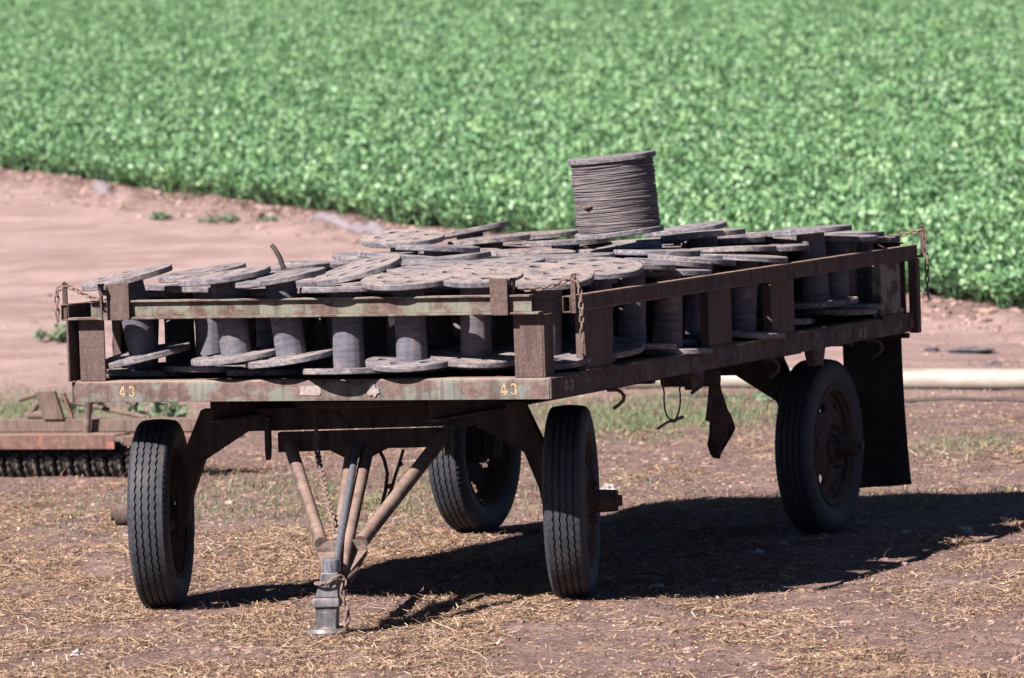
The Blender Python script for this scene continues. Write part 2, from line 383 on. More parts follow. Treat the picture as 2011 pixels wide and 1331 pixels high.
def np_mesh(name, verts, quads, mat, smooth=True):
    verts = np.asarray(verts, np.float32); quads = np.asarray(quads, np.int32)
    me = bpy.data.meshes.new(name); k = quads.shape[1]
    me.vertices.add(len(verts)); me.vertices.foreach_set('co', verts.ravel())
    me.loops.add(quads.size); me.loops.foreach_set('vertex_index', quads.ravel())
    me.polygons.add(len(quads)); me.polygons.foreach_set('loop_start', np.arange(0, quads.size, k, dtype=np.int32))
    me.polygons.foreach_set('use_smooth', np.full(len(quads), smooth))
    me.update(); me.validate()
    me.materials.append(MAT[mat]); return me
def link_mesh(name, me):
    o = bpy.data.objects.new(name, me); COL.objects.link(o); WORLD[o.name] = Matrix.Identity(4); return o
def frame(o, x, y, z=None):      # matrix from origin and in-plane axes
    x = Vector(x).normalized(); y = Vector(y).normalized(); z = x.cross(y)
    m = Matrix((x, y, z)).transposed().to_4x4(); m.translation = Vector(o); return m

# ------------------------------------------------------------------ ground: one sheet to the horizon
def axis(segs):
    a = [segs[0][0]]
    for lo, hi, st in segs:
        n = max(1, int(round((hi - lo) / st))); a += list(lo + (hi - lo) * (np.arange(1, n + 1) / n))
    return np.array(a)
def grow(lo, hi, n): return lo * (hi / lo) ** (np.arange(1, n + 1) / n)
us = axis([(-12, -6, 0.15), (-6, 6, 0.05), (6, 12, 0.15)])
us = np.concatenate([-grow(12, 2500, 22)[::-1], us, grow(12, 2500, 22)])
vv = axis([(-20, 24, 2.0), (24, 40, 0.045), (40, 56, 0.09), (56, 82, 0.13), (82, 140, 1.0)])
vv = np.concatenate([-grow(20, 2500, 14)[::-1], vv, grow(140, 3500, 24)])
UU, VV = np.meshgrid(us, vv); gx, gy = uv2xy(UU.ravel(), VV.ravel()); gz = terrain(gx, gy)
nu, nv = len(us), len(vv)
idx = np.arange(nu * nv).reshape(nv, nu)
quads = np.stack([idx[:-1, :-1], idx[:-1, 1:], idx[1:, 1:], idx[1:, :-1]], -1).reshape(-1, 4)
ground = link_mesh('ground', np_mesh('ground', np.stack([gx, gy, gz], -1), quads, 'ground'))
ground['kind'] = 'structure'

# ------------------------------------------------------------------ trailer
trailer = empty('flatbed_trailer', (-1.33, 2.7, 0), 'rusty four wheeled flatbed farm trailer stencilled 43, loaded with wooden spools', 'trailer')
W, L = 2.66, 5.5
ZB, ZT = 1.11, 1.218
# sills: channel sections, flange lips inward
prof = [(0, ZB), (.0, ZT - .022), (.004, ZT - .010), (.011, ZT - .003), (.022, ZT), (.11, ZT), (.11, ZT - .012), (.024, ZT - .012), (.012, ZT - .024), (.012, ZB + .012), (.11, ZB + .012), (.11, ZB)]
f = MB().prism(prof, frame((-W + .0125, 0, 0), (0, 1, 0), (0, 0, 1)), W - .025)
front_sill = f.build('front_sill', 'sill', trailer, .002, 50)
for s_, nm in ((0, 'right'), (-W, 'left')):
    xs = (s_ - .012, s_) if s_ == 0 else (s_, s_ + .012)
    xl = (s_ - .11, s_ - .0122) if s_ == 0 else (s_ + .0122, s_ + .11)
    f = MB().hull((xs[0], .002, ZB), (xs[1], L, ZT - .004)).hull((xl[0], .112, ZT - .012), (xl[1], L, ZT)).hull((xl[0], .112, ZB), (xl[1], L, ZB + .012))
    o = f.build('side_sill', 'side_sill', trailer, .003)
    if s_ == 0: right_sill = o
f = MB().hull((-W + .013, L - .012, ZB), (-.013, L - .0005, ZT - .001))
f.build('rear_sill', 'side_sill', trailer, .003)
f = MB()
for k in range(9):
    x0 = -W + .115 + k * (W - .23) / 9
    f.hull((x0, .115, 1.178), (x0 + (W - .23) / 9 - .006, L - .02, 1.208))
f.build('deck_floor', 'floor', trailer, .003)
# under-frame
f = MB()
for x in (-.72, -1.94):
    f.hull((x - .05, .14, .992), (x + .05, L - .1, 1.004)).hull((x - .006, .14, 1.0042), (x + .006, L - .1, 1.164)).hull((x - .05, .14, 1.1642), (x + .05, L - .1, 1.176))
for y in (1.7, 2.6, 3.5, 4.76):
    f.hull((-W + .13, y - .03, 1.012), (-1.995, y + .03, 1.108)).hull((-1.885, y - .03, 1.012), (-.775, y + .03, 1.108)).hull((-.665, y - .03, 1.07), (-.13, y + .03, 1.108))
f.build('under_frame', 'axle', trailer, .003)

# front rail: an I-beam lying along the front on top of the corner posts
z0, z1 = 1.535, 1.632
RY = -.052
f = MB().hull((-2.64, RY, z0), (-.035, RY + .062, z0 + .012)).hull((-2.52, RY, z1 - .01), (-.08, RY + .062, z1)).hull((-2.52, RY + .026, z0 + .0122), (-.08, RY + .036, z1 - .0102))

front_rail = f.build('front_rail', 'rail', trailer, .002)
# side rails: rectangular tube with open ends
def side_rail(x, sgn, ya, L_, za=1.532, zb=1.615):
    t = .006; w = .045
    xa, xb = (x - w, x) if sgn > 0 else (x, x + w)
    f = MB().hull((xa, ya, za), (xb, L_, za + t)).hull((xa, ya, zb - t), (xb, L_, zb))
    f.hull((xa, ya, za + t + .0002), (xa + t, L_, zb - t - .0002)).hull((xb - t, ya, za + t + .0002), (xb, L_, zb - t - .0002))
    return f.build('side_rail', 'rust', trailer, .0015)
side_rail(.122, 1, -.01, 5.22, 1.538, 1.621); side_rail(-W - .030, -1, -.03, L + .03)
for y in (.62, 2.3, 3.3, 5.1):
    MB().hull((-.003, y - .03, 1.5312), (.10, y + .03, 1.5375)).build('rail_bracket', 'rust', trailer, .002)
f = MB().hull((-2.60, L - .06, 1.54), (-.06, L - .048, 1.625)).hull((-2.60, L - .0478, 1.54), (-.06, L, 1.552)).hull((-2.60, L - .0478, 1.613), (-.06, L, 1.625))
f.build('rear_rail', 'rust', trailer, .002)
# front corner posts: a plate that faces forward with one flange
f = MB().hull((-2.613, .012, ZT + .0005), (-2.470, .024, z0 - .002)).hull((-2.664, -.028, ZT + .001), (-2.652, .09, z0 - .004)).hull((-2.6518, .078, ZT + .001), (-2.60, .09, z0 - .004)).hull((-2.613, .0242, ZT + .001), (-2.601, .0778, z0 - .004))
f.build('corner_post', 'bracket', trailer, .003)
f = MB().hull((-.198, .012, ZT + .0005), (-.045, .024, z0 - .002)).hull((-.0448, .012, ZT + .0005), (-.033, .13, z0 - .004))
f.build('corner_post', 'bracket', trailer, .003)
# posts along both long sides
def bent_plate(x, ya, yb, za, zb, t, sgn, seed):
    rng = random.Random(seed); n = 7; vs_ = []; fs = []
    for i in range(n):
        z = za + (zb - za) * i / (n - 1)
        j0, j1 = rng.uniform(-.006, .006), rng.uniform(-.006, .006)
        for yy in (ya + j0, yb + j1):
            for q in (0, t): vs_.append((x + sgn * (-q), yy, z))
    for i in range(n - 1):
        a = i * 4; b = a + 4
        fs += [(a, a + 2, b + 2, b), (a + 1, b + 1, b + 3, a + 3), (a, b, b + 1, a + 1), (a + 2, a + 3, b + 3, b + 2)]
    fs += [(0, 1, 3, 2), ((n - 1) * 4, (n - 1) * 4 + 2, (n - 1) * 4 + 3, (n - 1) * 4 + 1)]
    return MB().add(vs_, fs)
for xs_, sg in ((-.004, 1), (-W + .004, -1)):
    for k, (ya, yb) in enumerate(((.47, .83), (2.2, 2.54), (3.15, 3.51), (4.93, 5.27))):
        f = bent_plate(xs_, ya, yb, ZT + .0005, 1.531, .01, sg, k + 5)
        xi = xs_ - sg * .0105
        for yy in (ya, yb - .01): f.hull((min(xi, xi - sg * .04), yy, ZT + .0005), (max(xi, xi - sg * .04), yy + .01, 1.531))
        p = f.build('side_post', 'post_paint' if k == 3 else 'bracket', trailer, .002)
        xt = xs_ + sg * .0045
        g = MB().hull((min(xt, xt + sg * .012), ya - .02, ZT - .012), (max(xt, xt + sg * .012), ya + .2, ZT + .010))
        g.hull((min(xt, xt + sg * .012), ya + .215, ZT - .012), (max(xt, xt + sg * .012), yb + .02, ZT + .008))
        g.build('weld_tab', 'rust', p, .003)
f = MB().hull((-.02, L - .045, ZB - .01), (.03, L - .0005 + .02, 1.531)).hull((-.06, 5.40, ZT + .001), (-.0205, 5.412, 1.531))
f.build('corner_post', 'rust', trailer, .003)
f = MB().hull((-W - .03, L - .045, ZB - .01), (-W + .02, L + .02, 1.531))
f.build('corner_post', 'rust', trailer, .003)
MB().lathe([(0, 0), (.032, 0), (.032, .012), (.018, .02), (0, .02)], 20, frame((0.001, 5.40, 1.16), (0, 1, 0), (0, 0, 1))).build('bolt_cap', 'orange', trailer)

# chain brackets on the front rail: angle plates with a keyhole
def keyhole_plate(x, y0, y1, za, zb, t):      # plate in the yz plane with a keyhole slot cut through
    yc = (y0 + y1) / 2; hz = za + (zb - za) * .74; hr = .0125; sl = .0045; zs = za + (zb - za) * .15
    f = MB()
    segs = 14; a0 = math.asin(sl / hr)
    hole = []
    for k in range(segs + 1):
        a = -math.pi / 2 + a0 + (2 * math.pi - 2 * a0) * k / segs
        hole.append((yc + hr * math.cos(a), hz + hr * 1.25 * math.sin(a)))
    hole = [(yc + sl, zs)] + hole + [(yc - sl, zs)]
    outer = [(y1, za), (y1, zb), (y0, zb), (y0, za)]
    n = len(hole)
    # nearest outer point for every hole point, walked round
    def outpt(p):
        yy, zz = p
        if zz <= zs + .001: return (yy, za)
        ang = math.atan2(zz - (za + zb) / 2, yy - yc)
        dy, dz = math.cos(ang), math.sin(ang)
        k = min(((y1 - yc) / abs(dy)) if abs(dy) > 1e-6 else 9, ((zb - za) / 2 / abs(dz)) if abs(dz) > 1e-6 else 9)
        return (yc + dy * k, (za + zb) / 2 + dz * k)
    out = [outpt(p) for p in hole]
    vs_ = [(x, *p) for p in hole] + [(x, *p) for p in out] + [(x + t, *p) for p in hole] + [(x + t, *p) for p in out]
    fs = []
    for i in range(n):
        j = (i + 1) % n
        fs += [(i, j, n + j, n + i), (2 * n + i, 3 * n + i, 3 * n + j, 2 * n + j), (i, 2 * n + i, 2 * n + j, j), (n + i, n + j, 3 * n + j, 3 * n + i)]
    return f.add(vs_, fs)
f = keyhole_plate(-2.421, -.165, RY - .002, 1.535, 1.722, .011)
f.prism([(-2.4095, 1.533), (-2.293, 1.533), (-2.283, 1.545), (-2.283, 1.715), (-2.293, 1.725), (-2.348, 1.722), (-2.4095, 1.716)], frame((0, RY - .0135, 0), (1, 0, 0), (0, 0, 1)), -.012)
f.build('chain_bracket', 'bracket', trailer, .003)
f = keyhole_plate(-.192, RY - .013, .06, 1.530, 1.716, .011)
f.prism([(-.282, 1.545), (-.270, 1.533), (-.1925, 1.533), (-.1925, 1.716), (-.288, 1.716)], frame((0, RY - .0135, 0), (1, 0, 0), (0, 0, 1)), -.012)
f.build('chain_bracket', 'bracket', trailer, .003)
# chain posts at three corners: a flat bar with an eye, on a stub of rectangular tube
def chain_post(x, y, za, zb):
    f = MB().hull((x - .013, y - .006, za), (x + .013, y + .006, zb - .012))
    f.tube([(x - .0085 + .0, y, zb - .012), (x - .009, y, zb + .006), (x, y, zb + .014), (x + .009, y, zb + .006), (x + .0085, y, zb - .012)], .0065, 8)
    return f.build('chain_post', 'rust', trailer, .002)
chain_post(.135, .0, 1.535, 1.715); chain_post(-2.672 + .0, -.012, 1.532, 1.715); chain_post(.145, 5.25, 1.545, 1.716)
MB().hull((.09, 5.2205, 1.546), (.145, 5.26, 1.558)).build('rail_end', 'rust', trailer, .002)

# stencilled numbers 
def arc(cx, cyy, rx, ry, a0, a1, n): return [(cx + rx * math.cos(rad(a0 + (a1 - a0) * k / n)), cyy + ry * math.sin(rad(a0 + (a1 - a0) * k / n))) for k in range(n + 1)]
def four():
    return [[(.30, 1.0), (.46, 1.0), (.46, .62), (.34, .62), (.34, .80), (.10, .36), (.0, .36), (.0, .42)],
            [(.0, .32), (.62, .32), (.62, .20), (.0, .20)], [(.34, .58), (.46, .58), (.46, .36), (.34, .36)], [(.34, .16), (.46, .16), (.46, .05), (.54, .0), (.26, .0), (.34, .05)]]
def three():
    top = arc(.28, .73, .27, .27, 165, -75, 12) + arc(.28, .73, .12, .15, -60, 165, 10)
    bot = arc(.28, .29, .29, .29, 70, -165, 12) + arc(.28, .29, .13, .16, -165, 62, 10)
    return [top, bot]
def number(x0, y0, z0, ax, size, nrm, mat, parent, squeeze=1.0):
    f = MB(); ax = Vector(ax); nrm = Vector(nrm)
    for polys, dx in ((four(), 0.0), (three(), .92)):
        for p in polys:
            M = frame(Vector((x0, y0, z0)) + ax * (dx * size * squeeze) + nrm * .0012, ax, (0, 0, 1))
            f.prism([(px * size * squeeze, py * size) for px, py in p], M, .0006)
    f.build('stencil_number', mat, parent, 0, 0)
number(-2.385, 0, 1.137, (1, 0, 0), .056, (0, -1, 0), 'digit', front_sill)
number(-.272, 0, 1.133, (1, 0, 0), .058, (0, -1, 0), 'digit', front_sill)
number(0, .165, 1.137, (0, 1, 0), .055, (1, 0, 0), 'digit_grey', right_sill, 1.5)
number(0, 4.53, 1.125, (0, 1, 0), .055, (1, 0, 0), 'digit_grey', right_sill, 1.4)
MB().prism([(-1.372, 1.139), (-1.264, 1.137), (-1.254, 1.15), (-1.256, 1.176), (-1.268, 1.188), (-1.368, 1.184)], frame((0, -.0015, 0), (1, 0, 0), (0, 0, 1)), .003).build('name_plate', 'plate', front_sill, .001)
MB().prism([(-1.000, 1.145), (-.985, 1.132), (-.972, 1.140), (-.955, 1.126), (-.945, 1.143), (-.927, 1.150), (-.934, 1.160), (-.930, 1.172), (-.95, 1.168), (-.958, 1.192), (-.972, 1.196), (-.985, 1.186), (-.984, 1.168), (-.998, 1.155)],
           frame((0, -.0015, 0), (1, 0, 0), (0, 0, 1)), .006).build('torn_badge', 'plate', front_sill, .001)

# axles: plate arches with drop legs
PH = rad(17); A0 = Vector((-1.41, .845, 0)); E_ = Vector((math.cos(PH), math.sin(PH), 0)); N_ = Vector((math.sin(PH), -math.cos(PH), 0))
ARCH = [(-.838, 1.03), (-.94, .80), (-.985, .645), (-.985, .45), (-.93, .44), (-.905, .58), (-.835, .765), (-.595, .912)]
ARCH = ARCH + [(-x, z) for x, z in ARCH[::-1]]
def axle(name, c, e, t=.13):
    e = Vector(e); n = Vector((e.y, -e.x, 0))
    f = MB().prism(ARCH, frame(Vector(c) + n * (t / 2), e, (0, 0, 1)) @ Matrix.Translation((0, 0, -t)), t)
    f.tube([Vector(c) + e * -1.2 + Vector((0, 0, .492)), Vector(c) + e * -.95 + Vector((0, 0, .492))], .045, 14)
    f.tube([Vector(c) + e * 1.2 + Vector((0, 0, .492)), Vector(c) + e * .95 + Vector((0, 0, .492))], .045, 14)
    return f.build(name, 'axle', trailer, .004)
fa = axle('front_axle', A0, E_); ra = axle('rear_axle', (-1.41, 4.76, 0), (1, 0, 0))
def ax_pt(s_, d, z): return A0 + E_ * s_ + N_ * d + Vector((0, 0, z))
# end plates and hinge beam of the drawbar, turntable over the axle
for s_ in (-.46, .47):
    MB().prism([(.066, .99), (.13, .985), (.16, .93), (.165, .80), (.14, .765), (.10, .77), (.066, .84)], frame(ax_pt(s_ - .012, 0, 0), N_, (0, 0, 1)) @ Matrix.Translation((0, 0, 0)), .024).build('hinge_plate', 'axle', fa, .003)
beam = MB().prism([(-.44, .902), (-.44, .80), (-.17, .802), (-.085, .757), (.05, .765), (.13, .806), (.45, .806), (.45, .904)], frame(ax_pt(0, .075, 0), E_, (0, 0, 1)) @ Matrix.Translation((0, 0, -.07)), .07)
beam.build('hinge_beam', 'axle', trailer, .004)
f = MB().lathe([(.0, 1.032), (.34, 1.032), (.36, 1.045), (.36, 1.07), (.30, 1.07), (.30, 1.108), (0, 1.108)], 40, Matrix.Translation(A0))
f.hull((-1.78, .6, 1.071), (-.40, 1.1, 1.1085))
f.build('turntable', 'axle', trailer, .003)
for a, b in ((-.155, -.06), (.115, .05)):
    p, q = ax_pt(a, .068, 1.02), ax_pt(b, .068, .915)
    MB().tube([p, q], .012, 6).build('brace', 'axle', fa, .002)

# drawbar: three tubes to a gusset, then the coupler
P = ax_pt
MB().tube([P(-.37, .12, .835), P(-.062, 1.31, .43)], .034, 18).build('drawbar_tube', 'tube', trailer)
MB().tube([P(.42, .12, .855), P(.135, 1.31, .43)], .036, 18).build('drawbar_tube', 'tube', trailer)
MB().tube([P(-.050, .14, .80), P(.018, 1.31, .43)], .032, 18).build('drawbar_tube', 'tube', trailer)
MB().tube([P(.035, .14, .81), P(.072, 1.31, .44), P(.082, 1.60, .325)], [.033, .031, .025], 18).build('drawbar_tube', 'tube', trailer)
MB().tube([P(-.012, .19, .84), P(.052, 1.63, .362)], .018, 14).build('jack_handle', 'bright', trailer)
gus = MB().prism([(-.088, .37), (-.078, .408), (-.05, .432), (-.02, .444), (.125, .447), (.155, .438), (.172, .40), (.172, .385)], frame(P(0, 1.335, 0), E_, (0, 0, 1)), .012)
gus.add([P(-.082, 1.34, .392), P(.171, 1.34, .396), P(.118, 1.60, .318), P(-.015, 1.60, .325), P(-.082, 1.34, .382), P(.171, 1.34, .386), P(.118, 1.60, .308), P(-.015, 1.60, .315)],
        [(0, 1, 2, 3), (7, 6, 5, 4), (0, 4, 5, 1), (1, 5, 6, 2), (2, 6, 7, 3), (3, 7, 4, 0)])
gus.add([P(.171, 1.335, .398), P(.118, 1.60, .318), P(.118, 1.60, .25), P(.171, 1.335, .375), P(.160, 1.335, .398), P(.107, 1.60, .318), P(.107, 1.60, .25), P(.160, 1.335, .375)],
        [(0, 1, 2, 3), (7, 6, 5, 4), (0, 4, 5, 1), (1, 5, 6, 2), (2, 6, 7, 3), (3, 7, 4, 0)])
gus.build('gusset', 'tube', trailer, .002)
# coupler standing on its foot
def sect(s0, d0, z, w, dpt, tilt=0): return [P(s0 - w, d0 + dpt, z), P(s0 + w, d0 + dpt, z), P(s0 + w, d0 - dpt, z), P(s0 - w, d0 - dpt, z)]
def loft(f, secs):
    n = len(secs[0]); vs_ = [p for sct in secs for p in sct]; fs = [tuple(range(n - 1, -1, -1)), tuple((len(secs) - 1) * n + k for k in range(n))]
    for i in range(len(secs) - 1):
        fs += [(i * n + k, i * n + (k + 1) % n, (i + 1) * n + (k + 1) % n, (i + 1) * n + k) for k in range(n)]
    return f.add(vs_, fs)
f = loft(MB(), [sect(.0, 1.64, .02, .05, .055), sect(.0, 1.64, .10, .052, .055), sect(.002, 1.64, .148, .054, .056)])
f2 = loft(MB(), [sect(.003, 1.64, .149, .066, .068), sect(.003, 1.64, .172, .068, .068), sect(.004, 1.64, .196, .064, .062)])
f2 = loft(f2, [sect(.006, 1.64, .1962, .060, .058), sect(.016, 1.64, .255, .047, .05), sect(.024, 1.64, .318, .042, .045)])
coup = f.build('coupler', 'hitch', trailer, .005)
f2.build('coupler_collar', 'hitch', coup, .005)
MB().prism([(-.03, .05), (.03, .05), (.034, .125), (-.034, .125)], frame(P(0, 1.6962, 0), E_, (0, 0, 1)), -.006).build('coupler_latch', 'hitch', coup, .002)
MB().lathe([(0, .318), (.044, .318), (.046, .35), (.046, .378), (.036, .386), (0, .386)], 24, Matrix.Translation(P(.03, 1.64, 0))).build('coupler_cap', 'bright', coup)
MB().lathe([(0, .05), (.055, .055), (.07, .040), (.085, .044), (.102, .042), (.112, .026), (.108, -.02), (0, -.02)], 28, Matrix.Translation(P(0, 1.64, 0))).build('coupler_foot', 'hitch', coup)
MB().tube([P(.095, 1.6, .275), P(.165, 1.66, .335)], .009, 8).build('latch_pin', 'tube', coup)

# wheels
def wheel(cx, e_out, R, c_axle, turn=0.0):
    e = Vector(e_out).normalized(); c = Vector(cx)
    fwd = Vector((0, 0, 1)).cross(e).normalized()
    M = frame(c, fwd, Vector((0, 0, 1)))
    if (M.to_3x3() @ Vector((0, 0, 1))).dot(e) < 0: M = frame(c, -fwd, Vector((0, 0, 1)))
    M = M @ Matrix.Rotation(turn, 4, 'Z')
    r = R * .665
    # steel disc and rim
    rim = MB().lathe([(r - .012, -.085), (r + .012, -.095), (r + .014, -.08), (r - .01, -.06), (r - .02, 0), (r - .01, .06), (r + .014, .082), (r + .012, .097), (r - .006, .094), (r - .016, .072), (r - .026, .06),
                        (r - .028, 0), (r - .026, -.06), (r - .016, -.08)], 64, M, False)
    o = rim.build('wheel', 'rim', trailer)
    # dished disc with six hand holes
    n = 120; rr = [.0, .085, .09, .125, .140, .150, .175, .2, .215, .235, .255, .275, .29, r - .024]
    zz = [.075, .075, .075, .072, .085, .088, .078, .064, .056, .046, .036, .028, .03, .038]
    vs_ = []; fs = []
    for k in range(n):
        a = 2 * math.pi * k / n
        for q, z in zip(rr[1:], zz[1:]): vs_.append(M @ Vector((q * math.cos(a), q * math.sin(a), z)))
    m = len(rr) - 1
    def hole(k, i):
        a = (k + .5) / n * 6 % 1 - .5; q = (rr[i + 1] + rr[i + 2]) / 2
        return (abs(a) * 2 * math.pi / 6 * q / .052) ** 2 + ((q - .247) / .036) ** 2 < 1
    for k in range(n):
        j = (k + 1) % n
        for i in range(m - 1):
            if not hole(k, i): fs.append((k * m + i, j * m + i, j * m + i + 1, k * m + i + 1))
    fs.append(tuple(k * m for k in range(n)))
    d = MB().add(vs_, fs).build('wheel_disc', 'rim', o)
    md = d.modifiers.new('solid', 'SOLIDIFY'); md.thickness = .007; md.offset = -1
    hub = MB().lathe([(.0, -.06), (.09, -.06), (.09, .088), (.078, .1), (.062, .11), (.058, .18), (.056, .232), (.05, .24), (.03, .242), (.028, .262), (0, .262)], 32, M)
    for k in range(6):
        a = 2 * math.pi * (k + .3) / 6
        p = Vector((.112 * math.cos(a), .112 * math.sin(a), .07)); q = Vector((.112 * math.cos(a), .112 * math.sin(a), .118))
        hub.tube([M @ p, M @ q], .016, 6)
        q2 = Vector((.112 * math.cos(a), .112 * math.sin(a), .135)); hub.tube([M @ q, M @ q2], .009, 8)
        hub.tube([M @ Vector((.06 * math.cos(a + .4), .06 * math.sin(a + .4), .12)), M @ Vector((.1 * math.cos(a + .4), .1 * math.sin(a + .4), .085))], .009, 6)
    hub.build('hub', 'rim', o, .002)
    # tyre: ribs cut by zigzag grooves, notched shoulders
    n = 384; vs_ = []; fs = []
    gw, gd = .0042, .011; gc = [-.052, -.0185, .0185, .052]
    prof = [('s', R * .668, -.080), ('s', R * .72, -.096), ('s', R * .80, -.106), ('s', R * .86, -.108), ('s', R * .91, -.103), ('n', R * .945, -.098), ('n', R * .968, -.092), ('t', R * .983, -.083)]
    def crown(x): return R * (1 - .017 * (x / .083) ** 2)
    for g in gc:
        prof += [('t', crown(g - gw - .0008), g - gw - .0008), ('g', crown(g) - gd, g - gw + .0008), ('g', crown(g) - gd, g + gw - .0008), ('t', crown(g + gw + .0008), g + gw + .0008)]
        if g != gc[-1]: prof.append(('r', crown(g + .017), g + .017))
    prof += [('t', R * .983, .083), ('n', R * .968, .092), ('n', R * .945, .098), ('s', R * .91, .103), ('s', R * .86, .108), ('s', R * .80, .106), ('s', R * .72, .096), ('s', R * .668, .080)]
    zig = [0, .003, .0055, .0055, .003, 0]
    for k in range(n):
        a = 2 * math.pi * k / n
        for kind, q, x in prof:
            inner = abs(x) < .07
            xx = x + (zig[k % 6] * 1.0 if inner and kind in 'tg' else 0)
            qq = q - (.008 if kind == 'n' and k % 4 < 2 else 0)
            low = M @ Vector((qq * math.cos(a), qq * math.sin(a), xx))
            vs_.append(low)
    m = len(prof)
    for k in range(n):
        j = (k + 1) % n
        fs += [(k * m + i, j * m + i, j * m + i + 1, k * m + i + 1) for i in range(m - 1)]
    MB().add(vs_, fs).build('tyre', 'rubber', o, 0, 28)
    return o
e_f = E_
wheel(A0 + E_ * -1.075 + Vector((0, 0, .492)), -e_f, .492, None, .2)
wheel(A0 + E_ * 1.066 + Vector((0, 0, .50)), e_f, .50, None, .5)
wheel((-1.41 + 1.07, 4.76, .50), (1, 0, 0), .50, None, .35)
wheel((-1.41 - 1.07, 4.76, .50), (-1, 0, 0), .50, None, .9)

# hooks under the right side, hangers, flap
def hook(y, x=-.03, z=ZB, s=1.0, flip=1):
    pts = [(x - .02, y, z - .014), (x + .03, y, z - .014), (x + .055, y, z - .024), (x + .070, y, z - .046), (x + .064, y, z - .070), (x + .045, y, z - .086), (x + .012, y, z - .108)]
    MB().tube(pts, .0095, 8).build('tie_hook', 'rust', trailer)
for y in (.86, 1.95, 3.12, 4.80): hook(y)
for y in (2.05, 3.92):
    MB().prism([(y - .11, 1.108), (y + .11, 1.108), (y + .07, 1.015), (y - .06, 1.015)], frame((-.07, 0, 0), (0, 1, 0), (0, 0, 1)), .05).build('hanger', 'side_sill', trailer, .003)
MB().tube([(-.3, 2.25, 1.06), (-.04, 2.42, 1.05)], .045, 16).build('pipe_stub', 'axle', trailer)
def flap():
    vs_ = []; fs = []; nx, nz = 8, 14
    for side in (0, .012):
        for i in range(nz + 1):
            z = 1.105 - (1.105 - .205) * i / nz
            for j in range(nx + 1):
                x = -.415 + (.358 + .02 * (i / nz) ** 2) * j / nx + .01 * (i / nz) * (j / nx - .5)
                y = 5.40 + .03 * math.sin(j / nx * 5 + .6) * (i / nz) + .05 * (i / nz) ** 2 + side
                zz = z + (.03 * (1 - j / nx) - .02 if i == nz else 0) * -1
                vs_.append((x, y, zz))
    w = nx + 1; h = (nz + 1) * w
    for i in range(nz):
        for j in range(nx):
            a = i * w + j
            fs += [(a, a + 1, a + w + 1, a + w), (h + a, h + a + w, h + a + w + 1, h + a + 1)]
    for i in range(nz):
        for j in (0, nx):
            a = i * w + j; fs.append((a, a + w, h + a + w, h + a))
    for j in range(nx):
        for i in (0, nz):
            a = i * w + j; fs.append((a, a + 1, h + a + 1, h + a))
    return MB().add(vs_, fs)
flap().build('mud_flap', 'flap', trailer)
MB().hull((-.5, 5.37, 1.075), (.0, 5.398, 1.105)).build('flap_bar', 'axle', trailer, .003)

# ------------------------------------------------------------------ chains, wire, rag
def chain(name, pts, label, mat='chain', L_=.046, wr=.0052, w=.030, group=None, cat='chain'):
    # resample the path at the link pitch
    pts = [Vector(p) for p in pts]; d = [0]
    for a, b in zip(pts, pts[1:]): d.append(d[-1] + (b - a).length)
    pitch = L_ - 2 * wr - .002; n = int(d[-1] / pitch)
    def at(s):
        s = min(max(s, 0), d[-1])
        for i in range(len(pts) - 1):
            if s <= d[i + 1] + 1e-9: return pts[i].lerp(pts[i + 1], (s - d[i]) / max(d[i + 1] - d[i], 1e-9))
        return pts[-1]
    f = MB(); ref = Vector((.31, -.2, .93))
    for k in range(n):
        c = at((k + .5) * pitch); t = (at((k + 1) * pitch) - at(k * pitch)).normalized()
        a = t.cross(Vector((.92, .39, 0)) if abs(t.dot(Vector((.92, .39, 0)))) < .8 else Vector((0, 0, 1))).normalized()
        b = t.cross(a); ang = rad(20 + 90 * (k % 2) + 14 * math.sin(k * 2.1))
        s_ = a * math.cos(ang) + b * math.sin(ang)
        ring = []
        hl, hw = L_ / 2 - wr, w / 2 - wr
        for q in range(14):
            th = 2 * math.pi * q / 14; cx_, sx_ = math.cos(th), math.sin(th)
            ring.append(c + t * ((hl - hw) * (1 if cx_ > .01 else -1 if cx_ < -.01 else 0) + hw * cx_) + s_ * (hw * sx_))
        f.tube(ring, wr, 7, closed=True)
    o = f.build(name, mat)
    return tag(o, label, cat, group)
def sag(a, b, s, n=8):
    a, b = Vector(a), Vector(b); return [a.lerp(b, k / n) + Vector((0, 0, -4 * s * (k / n) * (1 - k / n))) for k in range(n + 1)]
grp = 'rusty chains at the corners of the trailer rails'
chain('rail_chain', [(.178, -.01, 1.39), (.178, -.008, 1.56), (.172, -.004, 1.655), (.150, 0, 1.70), (.12, 0, 1.705)] + sag((.10, 0, 1.70), (-.17, .02, 1.66), .018)[1:],
      'rusty chain at the right front corner, its loose end hanging before the rail', group=grp)
chain('rail_chain', [(-2.715, -.02, 1.525), (-2.716, -.02, 1.655), (-2.712, -.016, 1.69), (-2.69, -.012, 1.703), (-2.66, -.012, 1.712)] + sag((-2.64, -.012, 1.706), (-2.43, -.10, 1.640), .006)[1:],
      'rusty chain at the left front corner of the trailer, short end dangling', group=grp)
chain('rail_chain', [(.166, 5.25, 1.30), (.166, 5.25, 1.58), (.162, 5.25, 1.66), (.150, 5.25, 1.702)] + sag((.13, 5.25, 1.702), (-.14, 5.22, 1.665), .012)[1:],
      'dark rusty chain dangling from the rear right corner against the green field', group=grp)
chain('safety_chain', [P(-.225, .17, .93), P(-.222, .172, .86), P(-.219, .19, .80), P(-.16, .5, .715), P(-.10, .80, .63), P(-.04, 1.08, .555), P(.01, 1.29, .47)],
      'thin rusty chain slung from the axle beam down to the drawbar gusset', 'chain', .050, .0062, .032)
